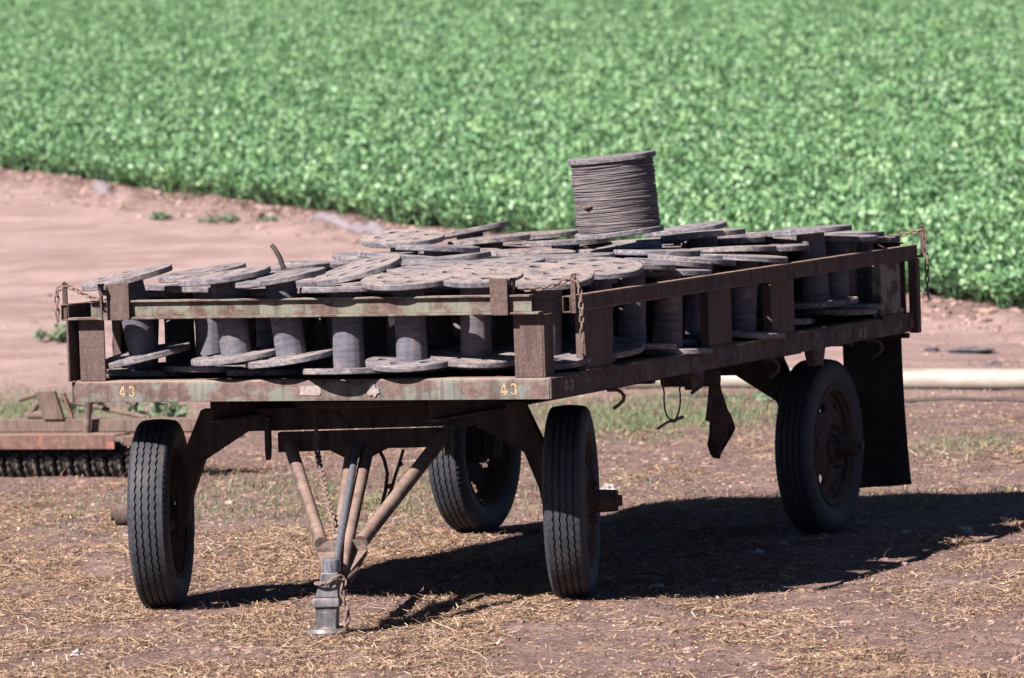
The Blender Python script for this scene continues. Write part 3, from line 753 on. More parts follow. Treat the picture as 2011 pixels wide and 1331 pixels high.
chain('coupler_chain', [P(-.045, 1.70, .27), P(.0, 1.715, .262), P(.045, 1.712, .285), P(.08, 1.69, .295), P(.095, 1.68, .27), P(.085, 1.705, .235), P(.09, 1.70, .19), P(.105, 1.70, .15), P(.11, 1.70, .10), P(.10, 1.69, .055), P(.085, 1.68, .03)],
      'heavy rusty chain wrapped round the grey coupler with a loop hanging beside it', 'chain', .046, .006, .032)
wire = MB()
pts = []
for k in range(15):
    a = rad(160 + 220 * k / 14)
    pts.append((-.06, 1.78 + .118 * math.cos(a), .985 + .115 * math.sin(a)))
wire.tube([(-.06, 1.655, 1.105), (-.06, 1.662, 1.04)] + pts + [(-.06, 1.9, 1.04), (-.06, 1.905, 1.105)], .0045, 7)
wire.tube([(-.06, 1.56, .845), (-.06, 1.70, .868), (-.06, 1.84, .872)], .0065, 7)
wire.tube([(-.055, 1.735, .874), (-.05, 1.78, .868), (-.055, 1.83, .876), (-.06, 1.92, .878)], .009, 7)
tag(wire.build('wire_loop', 'wire'), 'dark twisted wire loop hanging under the right side of the trailer', 'wire')
wire = MB().tube([P(.09, .1, .80), P(.115, .11, .75), P(.13, .12, .68), P(.12, .13, .60), P(.10, .15, .52)], .010, 8)
wire.tube([P(.215, .1, .80), P(.19, .11, .72), P(.175, .12, .68), P(.15, .13, .60), P(.125, .15, .54)], .009, 8)
wire.tube([P(.195, .112, .735), P(.205, .12, .72)], .012, 6).tube([P(.16, .13, .62), P(.13, .135, .61)], .012, 6)
tag(wire.build('hanging_cable', 'wire'), 'two dark frayed cables hanging behind the drawbar tubes', 'cable')
def rag():
    # folded rag: pleated strip hanging from the sill, two hanging corners
    rows = [(1.075, 2.43, 2.55), (1.03, 2.425, 2.585), (.98, 2.40, 2.615), (.92, 2.365, 2.655), (.86, 2.325, 2.69), (.825, 2.30, 2.715), (.812, 2.385, 2.72), (.75, 2.375, 2.75), (.72, 2.382, 2.70), (.69, 2.385, 2.63), (.655, 2.44, 2.555), (.63, 2.475, 2.505)]
    n = 17; vs_ = []; fs = []
    for side in (0, -.006):
        for i, (z, ya, yb) in enumerate(rows):
            for j in range(n):
                q = j / (n - 1)
                x = -.075 + (.010 + .014 * min(i, 5) / 5) * math.sin(q * 11 + .25 * i)
                vs_.append((x + side, ya - .06 + (yb - ya) * q * 1.08, z + .012 * math.sin(q * 7 + 1) * (i > 4)))
    h = len(rows) * n
    for i in range(len(rows) - 1):
        for j in range(n - 1):
            a = i * n + j; fs += [(a, a + 1, a + n + 1, a + n), (h + a, h + a + n, h + a + n + 1, h + a + 1)]
    for i in range(len(rows) - 1):
        for j in (0, n - 1): a = i * n + j; fs.append((a, a + n, h + a + n, h + a))
    for j in range(n - 1):
        for i in (0, len(rows) - 1): a = i * n + j; fs.append((a, a + 1, h + a + 1, h + a))
    return MB().add(vs_, fs)
tag(rag().build('rag', 'cloth', None, 0, 60), 'dark brown rag hanging in folds under the right side of the trailer', 'rag')

# ------------------------------------------------------------------ spools
SH, SR, ST, CR = .44, .238, .030, .079
def flange_mesh(name, seed, z):
    rng = random.Random(seed)
    n = 72; vs_ = []
    # rim outline: worn, a little uneven, boards with chipped ends
    rad_ = [SR * (1 + .006 * math.sin(3 * a + seed) + rng.uniform(-.0015, .0015)) for a in [2 * math.pi * k / n for k in range(n)]]
    chips = [rng.randrange(n) for _ in range(2)]
    for c in chips:
        for q in range(-2, 3): rad_[(c + q) % n] *= 1 - .012 * (1 - abs(q) / 3)
    M = MB(); prof = [(.90, 0), (.985, 0), (1.0, .004), (1.0, ST - .004), (.985, ST), (.90, ST)]
    m = len(prof)
    for k in range(n):
        a = 2 * math.pi * k / n
        for q, h in prof: vs_.append((rad_[k] * q * math.cos(a), rad_[k] * q * math.sin(a), z + h + .0025 * math.sin(2 * a + seed)))
    fs = []
    for k in range(n):
        j = (k + 1) % n
        fs += [(k * m + i, j * m + i, j * m + i + 1, k * m + i + 1) for i in range(m - 1)]
    fs.append(tuple(k * m for k in range(n))); fs.append(tuple(k * m + m - 1 for k in range(n - 1, -1, -1)))
    M.add(vs_, fs)
    o = M.build(name, 'flange', None)
    # cut the openings: arbor hole, ring of hand holes, small drive slots
    c = MB()
    def cut(x, y, rx, ry, rot, dp):
        ring = [(rx * math.cos(t), ry * math.sin(t)) for t in [2 * math.pi * k / 14 for k in range(14)]]
        Mx = Matrix.Translation((x, y, z - .01 if dp is None else z + ST - dp)) @ Matrix.Rotation(rot, 4, 'Z')
        c.prism(ring, Mx, ST + .02 if dp is None else dp + .01)
    cut(0, 0, .021, .021, 0, None)
    for k in range(6):
        a = 2 * math.pi * k / 6 + rng.uniform(-.12, .12) + seed
        rr = .145 + rng.uniform(-.012, .012)
        cut(rr * math.cos(a), rr * math.sin(a), .024 + rng.uniform(-.005, .004), .034 + rng.uniform(-.006, .006), rng.uniform(-.4, .4) + a, None if k % 3 == 0 else .024)
    for k in range(14):
        a = 2 * math.pi * (k + .5) / 14 + rng.uniform(-.2, .2); rr = rng.choice((.075, .10, .185, .205)) + rng.uniform(-.008, .008)
        cut(rr * math.cos(a), rr * math.sin(a), rng.uniform(.006, .013), .0045, rng.uniform(0, 3), .01)
    co = c.build('cutter', 'flange', None)
    b = o.modifiers.new('b', 'BOOLEAN'); b.operation = 'DIFFERENCE'; b.object = co; b.solver = 'EXACT'; b.use_self = True
    bpy.context.view_layer.update()
    me = bpy.data.meshes.new_from_object(o.evaluated_get(bpy.context.evaluated_depsgraph_get())); me.name = name
    bpy.data.objects.remove(o); bpy.data.objects.remove(co)
    me.set_sharp_from_angle(angle=rad(35))
    return me
def core_mesh(seed):
    rng = random.Random(seed); n = 48; m = 9; vs_ = []; fs = []
    for i in range(m):
        z = ST - .001 + (SH - 2 * ST + .002) * i / (m - 1)
        for k in range(n):
            a = 2 * math.pi * k / n
            r = CR * (1 + .012 * math.sin(i * 1.3 + seed) + rng.uniform(-.006, .006)) - (.0016 if k % 4 == 0 else 0)
            vs_.append((r * math.cos(a), r * math.sin(a), z))
    for i in range(m - 1):
        fs += [(i * n + k, i * n + (k + 1) % n, (i + 1) * n + (k + 1) % n, (i + 1) * n + k) for k in range(n)]
    o = MB().add(vs_, fs).build('core', 'core', None); me = o.data; bpy.data.objects.remove(o); return me
TOPS = [flange_mesh('top_flange', s, SH - ST) for s in range(5)]
BOTS = [flange_mesh('bottom_flange', s + 20, 0) for s in range(3)]
CORES = [core_mesh(s) for s in range(3)]
SPOOLS = [  # x, y, top z, rise to the right, rise away, label
 (-2.424, 0.2, 1.753, 0.19, 0.05, 'spool at the left end of the front row, tipped steeply, disc jutting past the rail'),
 (-1.822, 0.105, 1.754, 0.12, 0.03, 'tilted spool in the front row, second from the left, core half sunlit'),
 (-1.51, 0.095, 1.745, 0.12, 0.03, 'tilted spool in the front row, third from the left, beside the level one'),
 (-1.152, 0.125, 1.679, 0, -0.05, 'lowest spool of the front row, upright and seen edge on above the plates'),
 (-0.809, 0.12, 1.718, 0.02, 0.1, 'front row spool with dusty bottom disc just right of the lowest one'),
 (-0.503, 0.27, 1.726, -0.03, 0.14, 'front row spool left of the right chain bracket, holed top disc tipped forward'),
 (-0.187, 0.44, 1.715, -0.05, 0.2, 'front row spool behind the right corner post, bluish holed disc near the chain'),
 (-0.137, 0.98, 1.722, -0.01, 0.15, 'spool with the dustiest tan top disc, right behind the front corner chain'),
 (-2.504, 1.246, 1.722, 0.12, 0.03, 'tilted spool in the second row behind the gap at the left end'),
 (-2.148, 1.99, 1.719, -0.062, -0.01, 'spool with thin level disc alone at the left edge, behind the short stick'),
 (-1.432, 0.874, 1.739, 0.237, 0.1, 'spool with split-edged disc tipped steeply behind the lowest front spool'),
 (-2.501, 3.478, 1.697, -0.025, 0.016, 'dark-edged spool poking out farthest at the middle of the left side'),
 (-1.667, 1.99, 1.753, -0.112, -0.032, 'pale-edged spool sloping right, near the left side behind the split-edged disc'),
 (-1.676, 2.734, 1.699, 0.037, 0.01, 'low spool tucked behind the broad level disc in the left half of the load'),
 (-1.201, 1.5, 1.762, 0.075, -0.018, 'spool with broad level disc and shadow beneath, behind the front holed discs'),
 (-2.484, 3.85, 1.779, 0.025, 0.13, 'spool with holed top disc facing forward at the rear left of the load'),
 (-2.561, 4.966, 1.769, 0.163, -0.06, 'spool tipped up highest at the rear left, dark underside of its disc showing'),
 (-2.108, 3.478, 1.736, -0.062, -0.018, 'spool right below the rear left holed disc, rim overlapping it'),
 (-2.131, 3.85, 1.698, -0.062, 0.03, None),
 (-2.115, 4.222, 1.747, 0.062, -0.009, None),
 (-2.148, 4.594, 1.682, -0.088, -0.013, None),
 (-2.109, 4.966, 1.741, 0.037, 0.004, 'rearmost spool left of the wound cable reel against the crops'),
 (-1.056, 4.594, 1.772, 0.1, 0.013, 'rear spool just right of the wound reel, its disc shaded by the reel'),
 (-0.66, 3.85, 1.771, 0.062, -0.013, 'pale rimmed spool right of the wound reel, one row before the rear'),
 (-1.017, 3.478, 1.719, 0.037, 0.06, None),
 (-0.68, 4.966, 1.687, -0.075, 0.001, 'spool with pale wide disc left of the rear right corner spool'),
 (-0.339, 3.478, 1.702, 0.0, -0.033, 'level spool with rounded pale rim in the middle of the right edge'),
 (-0.285, 3.85, 1.688, 0.0, -0.02, 'low spool near the right rail, its disc under the pale wide one'),
 (-0.134, 3.106, 1.67, -0.075, -0.022, 'spool over the middle right rail, long pale disc sloping toward the rail'),
 (-0.292, 2.734, 1.68, -0.112, -0.041, 'spool leaning right with pale rim, second of the three overlapping by the right rail'),
 (-0.287, 2.362, 1.683, -0.1, -0.045, 'spool leaning right with whitish rim, nearest of the three overlapping by the right rail'),
 (-0.206, 1.618, 1.696, -0.025, -0.048, 'spool with dark core directly behind the dustiest tan disc by the right rail'),
 (-0.148, 1.99, 1.649, -0.025, -0.017, 'lowest spool by the right rail, second behind the dustiest tan disc'),
 (-0.148, 4.594, 1.707, -0.037, -0.016, 'large looking spool at the rear right corner, core partly sunlit below its disc'),
 (-0.236, 4.966, 1.712, -0.025, -0.019, 'rear right spool half hidden behind the corner one, near the rear chain'),
 (-0.163, 4.222, 1.768, 0.05, -0.01, 'rearmost spool of the right half, thin disc against the crops'),
 (-0.608, 4.594, 1.735, 0.025, -0.041, None),
 (-1.001, 0.874, 1.741, 0.037, 0.05, 'second row spool behind the dusty front disc, near the trailer middle'),
 (-2.187, 1.618, 1.72, 0.05, -0.014, 'spool with flat disc beside the foot of the short stick'),
 (-0.631, 0.874, 1.754, 0.062, 0.06, 'second row spool squeezed behind the two holed front discs'),
 (-0.695, 1.99, 1.738, 0.0, -0.007, 'pale disc spool behind the dustiest tan one, toward the middle'),
 (-1.069, 2.362, 1.747, -0.037, 0.005, None),
 (-1.336, 3.478, 1.758, 0.025, -0.031, None),
 (-1.028, 3.85, 1.735, 0.025, -0.021, None),
 (-0.683, 4.222, 1.711, 0.037, -0.056, None),
 (-0.643, 3.106, 1.708, -0.037, -0.023, None),
 (-2.481, 0.516, 1.658, -0.055, -0.016, None), (-2.098, 0.509, 1.674, -0.026, -0.016, None), (-1.747, 0.489, 1.657, -0.008, -0.014, None), (-1.371, 0.511, 1.671, 0.063, -0.027, None), (-1.015, 0.495, 1.659, -0.015, -0.028, None), (-2.47, 0.883, 1.672, 0.015, -0.042, None), (-2.095, 0.886, 1.66, -0.027, 0.001, None), (-1.759, 0.873, 1.674, -0.021, -0.023, None), (-2.117, 1.237, 1.661, -0.013, 0.005, None), (-1.761, 1.246, 1.671, -0.012, -0.022, None), (-1.386, 1.24, 1.661, -0.017, -0.029, None), (-1.011, 1.236, 1.668, -0.009, 0.002, None), (-0.657, 1.245, 1.657, -0.06, -0.016, None), (-1.743, 1.617, 1.669, -0.024, -0.026, None), (-0.65, 1.61, 1.661, 0.041, -0.004, None), (-2.468, 1.977, 1.668, 0.009, -0.022, None), (-1.026, 2.001, 1.661, -0.022, -0.006, None), (-2.462, 2.369, 1.674, -0.004, -0.022, None), (-2.123, 2.351, 1.66, 0.009, -0.012, None), (-1.744, 2.363, 1.67, 0.003, -0.025, None), (-0.663, 2.353, 1.656, -0.009, -0.013, None), (-2.48, 2.742, 1.674, -0.016, -0.011, None), (-2.12, 2.72, 1.659, -0.015, -0.037, None), (-1.029, 2.73, 1.672, -0.005, -0.036, None), (-0.668, 2.734, 1.662, -0.013, -0.033, None), (-2.465, 3.105, 1.672, -0.001, -0.019, None), (-2.106, 3.091, 1.662, 0.021, -0.035, None), (-1.744, 3.092, 1.668, -0.004, -0.034, None), (-1.384, 3.114, 1.656, 0.017, -0.033, None), (-1.018, 3.114, 1.668, -0.024, -0.029, None), (-1.751, 3.474, 1.66, -0.02, -0.031, None), (-0.667, 3.476, 1.672, 0.031, -0.016, None), (-1.738, 3.849, 1.66, 0.001, -0.011, None), (-1.374, 3.854, 1.671, -0.004, -0.029, None), (-2.481, 4.208, 1.658, -0.012, -0.024, None), (-1.737, 4.223, 1.672, 0.022, -0.024, None), (-1.39, 4.221, 1.661, 0.023, -0.005, None), (-1.035, 4.224, 1.672, 0.005, -0.023, None), (-2.481, 4.598, 1.661, 0.016, -0.019, None), (-1.733, 4.593, 1.671, 0.016, -0.022, None), (-1.386, 4.581, 1.658, -0.011, -0.031, None), (-1.753, 4.956, 1.671, 0.041, -0.016, None), (-1.371, 4.956, 1.658, -0.012, -0.035, None), (-1.035, 4.976, 1.671, -0.042, -0.019, None), (-2.42, 5.27, 1.659, 0.013, -0.012, None), (-2.058, 5.27, 1.673, 0.042, -0.016, None), (-1.696, 5.27, 1.661, 0.018, -0.034, None), (-1.334, 5.27, 1.67, -0.035, -0.013, None), (-0.972, 5.27, 1.661, 0.015, -0.021, None), (-0.61, 5.27, 1.671, 0.023, -0.031, None), (-0.248, 5.27, 1.662, 0.012, -0.019, None), (-1.38, 2.35, 1.674, 0.002, 0.006, None), (-1.38, 1.91, 1.659, -0.05, 0.006, None), (-0.62, 0.59, 1.669, -0.018, -0.021, None), (-0.38, 1.23, 1.66, -0.048, -0.03, None), (-1.34, 2.71, 1.67, -0.002, -0.019, None), (-0.98, 1.67, 1.66, 0.009, -0.025, None), (-0.42, 1.95, 1.668, 0.044, -0.005, None), (-0.34, 0.79, 1.662, -0.022, 0.0, None), (-0.42, 4.31, 1.671, -0.032, -0.0, None), (-1.46, 1.59, 1.657, 0.003, -0.025, None), (-0.38, 2.99, 1.671, 0.035, -0.044, None)]
RHv = Vector((RH[0], RH[1], 0)); AHv = Vector((AH[0], AH[1], 0))
for i, (x, y, zt, a, b, lab) in enumerate(SPOOLS):
    nrm = (Vector((0, 0, 1)) - RHv * a - AHv * b).normalized()
    q = Vector((0, 0, 1)).rotation_difference(nrm) @ Quaternion((0, 0, 1), random.uniform(0, 6.28))
    base = Vector((x, y, zt)) - nrm * SH
    e = empty('cable_spool', base, lab or 'weathered grey wooden spool half buried among its neighbours in the middle of the load', 'spool', 'wooden cable spools packed on the trailer', q)
    for nm, me in (('top_flange', TOPS[i * 2 % 5]), ('core', CORES[i % 3]), ('bottom_flange', BOTS[i % 3])):
        o = bpy.data.objects.new(nm, me); COL.objects.link(o); o.parent = e
# the full reel on top
nrm = (Vector((0, 0, 1)) - RHv * .075 + AHv * .0).normalized()
q = Vector((0, 0, 1)).rotation_difference(nrm)
reel = empty('cable_reel', Vector((-.883, 3.166, 1.788)), 'wooden reel wound full with dusty black hose, standing on top of the spools', 'reel', None, q)
for nm, me, zo in (('top_flange', TOPS[1], 0), ('bottom_flange', BOTS[1], 0)):
    o = bpy.data.objects.new(nm, me); COL.objects.link(o); o.parent = reel; o.scale = (1.03, 1.03, 1.0)
f = MB(); rng = random.Random(4)
f.lathe([(.03, ST + .0005), (.217, ST + .0005), (.217, SH - ST - .0005), (.03, SH - ST - .0005)], 40)
turns = 50; z0_, z1_ = ST + .006, SH - ST - .006; hr = .0046
for k in range(turns):
    z = z0_ + (z1_ - z0_) * k / (turns - 1); pts = []
    wob = [rng.uniform(-.006, .006) for _ in range(3)]; tl = rng.uniform(-.004, .004); ro = rng.uniform(-.001, .001)
    for m_ in range(40):
        a = 2 * math.pi * m_ / 40
        r = .2245 + ro + .0015 * math.sin(2 * a + wob[0] * 900)
        zz = z + tl * math.sin(a + wob[1] * 500) + .002 * math.sin(3 * a + wob[2] * 700)
        pts.append((r * math.cos(a), r * math.sin(a), min(max(zz, z0_ - .001), z1_ + .001)))
    f.tube(pts, hr * rng.uniform(.85, 1.1), 8, closed=True)
for k, (za, zb, st) in enumerate(((.10, .05, 3.3), (.085, .06, 3.4), (.30, .335, 3.6), (.22, .19, 3.7))):   # stray turns crossing the others
    pts = []
    for m_ in range(30):
        t = m_ / 29; a = st + 3.4 * t; z = za + (zb - za) * t
        pts.append((.2295 * math.cos(a), .2295 * math.sin(a), z))
    f.tube(pts, .0048, 8)
f.build('wound_hose', 'cable', reel, 0, 50, True)
a = 4.35
MB().tube([(.236 * math.cos(a - .14), .236 * math.sin(a - .14), .178), (.241 * math.cos(a), .241 * math.sin(a), .176), (.236 * math.cos(a + .14), .236 * math.sin(a + .14), .180)], [.004, .012, .004], 8).build('hose_splice', 'tube', reel, 0, 50, True)
# short stick poking out between the spools
tag(MB().tube([(-1.905, 1.0, 1.73), (-1.925, 1.0, 1.79), (-1.955, 1.0, 1.84), (-1.972, 1.0, 1.858)], [.014, .014, .013, .012], 8).build('stick', 'wire'),
    'short dark bent stick poking up between the spools at the left', 'stick')

# ------------------------------------------------------------------ toothed roller behind the trailer on the left
Y8 = 8.7
har = empty('roller_harrow', (-7.0, Y8, 0), 'rusty toothed roller harrow standing behind the trailer at the left', 'harrow')
MB().hull((-8.6, Y8 - .06, .312), (-6.08, Y8 + .06, .397)).build('frame_beam', 'implement', har, .004)
MB().hull((-8.6, Y8 - .05, .2915), (-6.08, Y8 - .042, .3115)).hull((-8.6, Y8 - .30, .214), (-6.66, Y8 - .29, .309)).hull((-8.6, Y8 - .2898, .300), (-6.66, Y8 - .061, .309)).build('angle_bar', 'orange', har, .003)
MB().hull((-6.62, Y8 - .25, .232), (-6.08, Y8 - .242, .296)).hull((-6.62, Y8 - .2418, .288), (-6.08, Y8 - .061, .296)).build('angle_bar', 'orange', har, .003)
MB().hull((-8.6, Y8 + .25, .30), (-6.08, Y8 + .33, .38)).build('frame_beam', 'implement', har, .004)
MB().prism([(-7.35, .585), (-7.205, .59), (-7.145, .398), (-7.30, .398)], frame((0, Y8 - .05, 0), (1, 0, 0), (0, 0, 1)), .03).build('hitch_plate', 'implement', har, .003)
MB().prism([(-7.19, .575), (-7.165, .57), (-7.10, .398), (-7.125, .398)], frame((0, Y8 + .0, 0), (1, 0, 0), (0, 0, 1)), .02).build('hitch_plate', 'orange', har, .002)
MB().tube([(-7.5, Y8 - .02, .53), (-7.35, Y8 - .02, .57)], .018, 8).tube([(-7.19, Y8 + .02, .52), (-6.55, Y8 + .02, .395)], .016, 8).tube([(-6.80, Y8 + .1, .53), (-6.69, Y8 + .1, .48)], .018, 8).build('brace', 'implement', har)
MB().tube([(-7.42, Y8 - .02, .43), (-7.37, Y8 - .02, .50), (-7.28, Y8 - .02, .52)], .026, 10).tube([(-7.44, Y8 - .02, .425), (-7.28, Y8 - .02, .425)], .028, 10).build('linkage', 'implement', har)
MB().tube([(-6.915, Y8 - .12, .60), (-6.965, Y8 - .12, .252)], .026, 12).hull((-7.02, Y8 - .2, .236), (-6.90, Y8 - .06, .2505)).build('parking_stand', 'tube', har)
MB().tube([(-8.6, Y8 - .1, .126), (-6.1, Y8 - .1, .126)], .03, 10).build('roller_shaft', 'axle', har)
rng = random.Random(9)
ring0 = None
for k in range(19):
    x = -8.5 + k * .128
    if ring0 is None:
        f = MB().lathe([(.05, -.05), (.128, -.05), (.135, -.02), (.135, .02), (.128, .05), (.05, .05)], 26, frame((0, 0, 0), (0, 1, 0), (0, 0, 1)), False)
        for j in range(15):
            for dx in (-.034, .034):
                a = 2 * math.pi * (j + (.5 if dx > 0 else 0)) / 15
                p = Vector((dx, .125 * math.cos(a), .125 * math.sin(a))); t = Vector((dx, .172 * math.cos(a + .16), .172 * math.sin(a + .16)))
                f.tube([p, p.lerp(t, .6), t], [.019, .015, .006], 7)
        o = f.build('roller_ring', 'roller', har, 0, 40, True); ring0 = o
    else:
        o = ring0.copy(); COL.objects.link(o); o.parent = har
    o.scale = (1, .74, .74)
    o.location = Vector((x, Y8 - .1, .126)) - Vector((-7.0, Y8, 0)); o.rotation_euler = (rng.uniform(0, .4), 0, 0)

# ------------------------------------------------------------------ irrigation pipe
pa, pb = Vector((-8.6, 17.25, .085)), Vector((4.0, 15.85, .085))
n = 26; pts = [pa.lerp(pb, k / n) for k in range(n + 1)]
pts = [Vector((p.x, p.y, tz(p.x, p.y) * .3 + .084)) for p in pts]
pipe = MB().tube(pts, .083, 28)
c = pa.lerp(pb, .84); d = (pb - pa).normalized()
pobj = tag(pipe.build('irrigation_pipe', 'pipe'), 'long white plastic irrigation pipe lying on the ground behind the trailer', 'pipe')
MB().tube([pts[22] + d * .0, pts[22] + d * .09], .092, 28).build('pipe_collar', 'pipe', pobj)

pts = []
for k in range(40):
    x = -5.6 + 6.5 * k / 39; y = 15.70 - (x + 5.6) * .115 + .06 * math.sin(x * 2.1) + .03 * math.sin(x * 5.3)
    pts.append((x, y, tz(x, y) + .012))
tag(MB().tube(pts, .016, 8).build('drip_hose', 'wire'), 'thin black drip hose lying on the dirt in front of the white pipe', 'hose')

# ------------------------------------------------------------------ litter, plastic, weeds
def crumple(name, loc, r, seed, mat, label, cat, group=None, flatten=.6):
    rng = random.Random(seed); bm = bmesh.new(); bmesh.ops.create_icosphere(bm, subdivisions=3, radius=1)
    for v in bm.verts:
        p = v.co; k = 1 + .35 * math.sin(p.x * 5 + seed) * math.sin(p.y * 6 + 1) + .25 * math.sin(p.z * 7 + seed * 2) + rng.uniform(-.12, .12)
        v.co = Vector((p.x * r * k, p.y * r * k * .8, max(p.z * r * k * flatten, -r * .15)))
    me = bpy.data.meshes.new(name); bm.to_mesh(me); bm.free(); me.materials.append(MAT[mat])
    o = bpy.data.objects.new(name, me); COL.objects.link(o); o.location = (loc[0], loc[1], tz(loc[0], loc[1]) + r * .1); o.rotation_euler = (0, 0, rng.uniform(0, 6))
    WORLD[o.name] = Matrix.Identity(4)
    return tag(o, label, cat, group)
gl = 'scraps of pale paper on the ground'
for k, (x, y, r, lab) in enumerate(((-.12, 1.62, .042, 'crumpled pale paper in the shade just right of the right front wheel'), (-.22, 3.40, .034, 'crumpled white scrap in the shade before the rear wheel'),
        (-2.82, 7.65, .05, 'white paper scrap on sunlit ground behind the right front wheel'), (.5, 4.81, .045, 'whitish scrap at the right border of the trailer shadow'),
        (-1.46, 2.09, .025, 'small bluish scrap in the shade behind the coupler'), (-1.83, -1.67, .032, 'pale crumpled scrap at the lower left corner of the scene'), (.2, 4.65, .028, 'small whitish scrap in the shade right of the rear wheel'))):
    crumple('paper_scrap', (x, y), r, k + 2, 'paper', lab, 'litter', gl)
crumple('plastic_scrap', (-2.02, .93), .05, 41, 'dark_sheet', 'dark flat scrap in the shadow at the foot of the left front wheel', 'litter', None, .3)
o = crumple('paper_scrap', (-2.43, .62), .04, 43, 'paper', 'pale crumpled scrap on the trailer deck under the leftmost tilted spool', 'litter', None, .6); o.location.z = 1.225
tag(MB().add([(-.915, .10, 1.535), (-.865, .10, 1.535), (-.868, .098, 1.50), (-.905, .094, 1.472), (-.915, .098, 1.50), (-.91, .103, 1.535), (-.87, .103, 1.535), (-.872, .101, 1.50), (-.905, .097, 1.476), (-.911, .101, 1.50)],
    [(0, 1, 2, 3, 4), (9, 8, 7, 6, 5), (0, 5, 6, 1), (1, 6, 7, 2), (2, 7, 8, 3), (3, 8, 9, 4), (4, 9, 5, 0)]).build('plastic_scrap', 'paper', None, 0, 0), 'small torn pale scrap hanging under the front rail between two spools', 'litter')
def at_uv(u, v): x, y = uv2xy(u, v); return float(x), float(y)
crumple('plastic_scrap', at_uv(3.82, 50.8), .17, 31, 'dark_sheet', 'dark plastic scrap lying on the bare dirt at the far right', 'litter', None, .22)
crumple('plastic_scrap', at_uv(3.50, 51.0), .075, 33, 'dark_sheet', 'small dark scrap left of the larger one on the bare dirt', 'litter', None, .3)
crumple('plastic_scrap', at_uv(3.90, 49.6), .06, 35, 'dark_sheet', 'small dark scrap below the larger one, close to the white pipe', 'litter', None, .3)
def sheet(u0, v0, u1, v1, wd, h, seed, label):
    vs_ = []; fs = []; n, m = 26, 8
    for i in range(n + 1):
        t = i / n
        for j in range(m + 1):
            q = j / m - .5
            u = u0 + (u1 - u0) * t; v = v0 + (v1 - v0) * t + q * wd
            x, y = at_uv(u, v)
            z = tz(x, y) + .012 + h * math.sin(math.pi * t) ** .7 * math.cos(q * math.pi) * (1 + .3 * math.sin(9 * t + seed)) + .012 * math.sin(21 * t + 9 * q)
            vs_.append((x, y, z))
    w = m + 1
    fs = [(i * w + j, i * w + j + 1, (i + 1) * w + j + 1, (i + 1) * w + j) for i in range(n) for j in range(m)]
    o = MB().add(vs_, fs).build('plastic_sheet', 'sheet', None, 0, 60)
    md = o.modifiers.new('s', 'SOLIDIFY'); md.thickness = .004
    return tag(o, label, 'plastic sheet', 'plastic sheets along the field edge')
sheet(-2.2, 67.6, -1.15, 65.0, .38, .07, 1, 'dusty grey plastic sheet heaped on the field edge above the spools')
sheet(-5.05, 74.2, -4.7, 73.3, .5, .03, 2, 'small bluish grey plastic strip on the field edge at the far left')

def weed(u, v, r, h, seed, label, n=70):
    rng = random.Random(seed); f = MB(); x0, y0 = at_uv(u, v); z0 = tz(x0, y0)
    for k in range(n):
        a = rng.uniform(0, 6.28); d = r * math.sqrt(rng.random()); z = h * rng.uniform(.1, 1) * (1 - .5 * d / r)
        s_ = rng.uniform(.03, .055); c = Vector((x0 + d * math.cos(a), y0 + d * math.sin(a), z0 + z))
        t = Vector((rng.uniform(-1, 1), rng.uniform(-1, 1), rng.uniform(-.2, .8))).normalized(); b = t.orthogonal().normalized()
        f.add([c - t * s_, c + b * s_ * .5, c + t * s_, c - b * s_ * .5], [(0, 1, 2, 3)])
    o = f.build('weed_plant', 'weed', None, 0, 0)
    return tag(o, label, 'weed', 'low weeds on the bare dirt')
weed(-3.28, 69.0, .22, .10, 1, 'leafy weed on the dirt below the field edge at the upper left')
weed(-2.68, 68.3, .12, .10, 2, 'tiny weed right of the leafy one near the field edge')
weed(-3.95, 69.6, .12, .10, 3, 'tiny weed left of the leafy one near the field edge')
weed(-4.08, 54.8, .20, .16, 4, 'bushy weed on the dirt left of the trailer chain', 90)
weed(-2.72, 46.5, .22, .22, 5, 'weed growing behind the harrow beam', 90)
weed(-3.35, 47.6, .16, .16, 6, 'weed between the harrow hitch plate and the trailer post')
weed(2.05, 46.4, .24, .13, 7, 'dark leafy weed below the white pipe left of the rear wheel', 90)

# ------------------------------------------------------------------ straw, stems, grass and clods (uncountable cover)
def strips(name, u, v, length, width, pitch, mat, lift, label, curve=.15, seed=1, cat=None):
    r = np.random.default_rng(seed); n = len(u); x, y = uv2xy(u, v); z = terrain(x, y) + lift
    az = r.uniform(0, 2 * np.pi, n); d = np.stack([np.cos(az) * np.cos(pitch), np.sin(az) * np.cos(pitch), np.sin(pitch)], -1)
    s_ = np.stack([-np.sin(az), np.cos(az), r.uniform(-.6, .6, n)], -1); s_ /= np.linalg.norm(s_, axis=1)[:, None]
    c = np.stack([x, y, z], -1); bend = (r.uniform(-1, 1, n) * curve * length)[:, None] * np.stack([-np.sin(az), np.cos(az), r.uniform(0, .5, n)], -1)
    P0 = c; P1 = c + d * (length / 2)[:, None] + bend; P2 = c + d * length[:, None]
    w = (width / 2)[:, None]
    V = np.stack([P0 - s_ * w, P0 + s_ * w, P1 - s_ * w, P1 + s_ * w, P2 - s_ * w * .5, P2 + s_ * w * .5], 1).reshape(-1, 3)
    b = (np.arange(n) * 6)[:, None]
    Q = np.concatenate([b + np.array([0, 1, 3, 2]), b + np.array([2, 3, 5, 4])], 0)
    o = link_mesh(name, np_mesh(name, V, Q, mat, False)); o['kind'] = 'stuff'; o['label'] = label; o['category'] = cat or name.replace('_', ' ')
    return o
def scatter(n, ulo, uhi, vlo, vhi, dens, seed):
    r = np.random.default_rng(seed); u = r.uniform(ulo, uhi, n); v = r.uniform(vlo, vhi, n); k = dens(u, v) > r.random(n); return u[k], v[k]
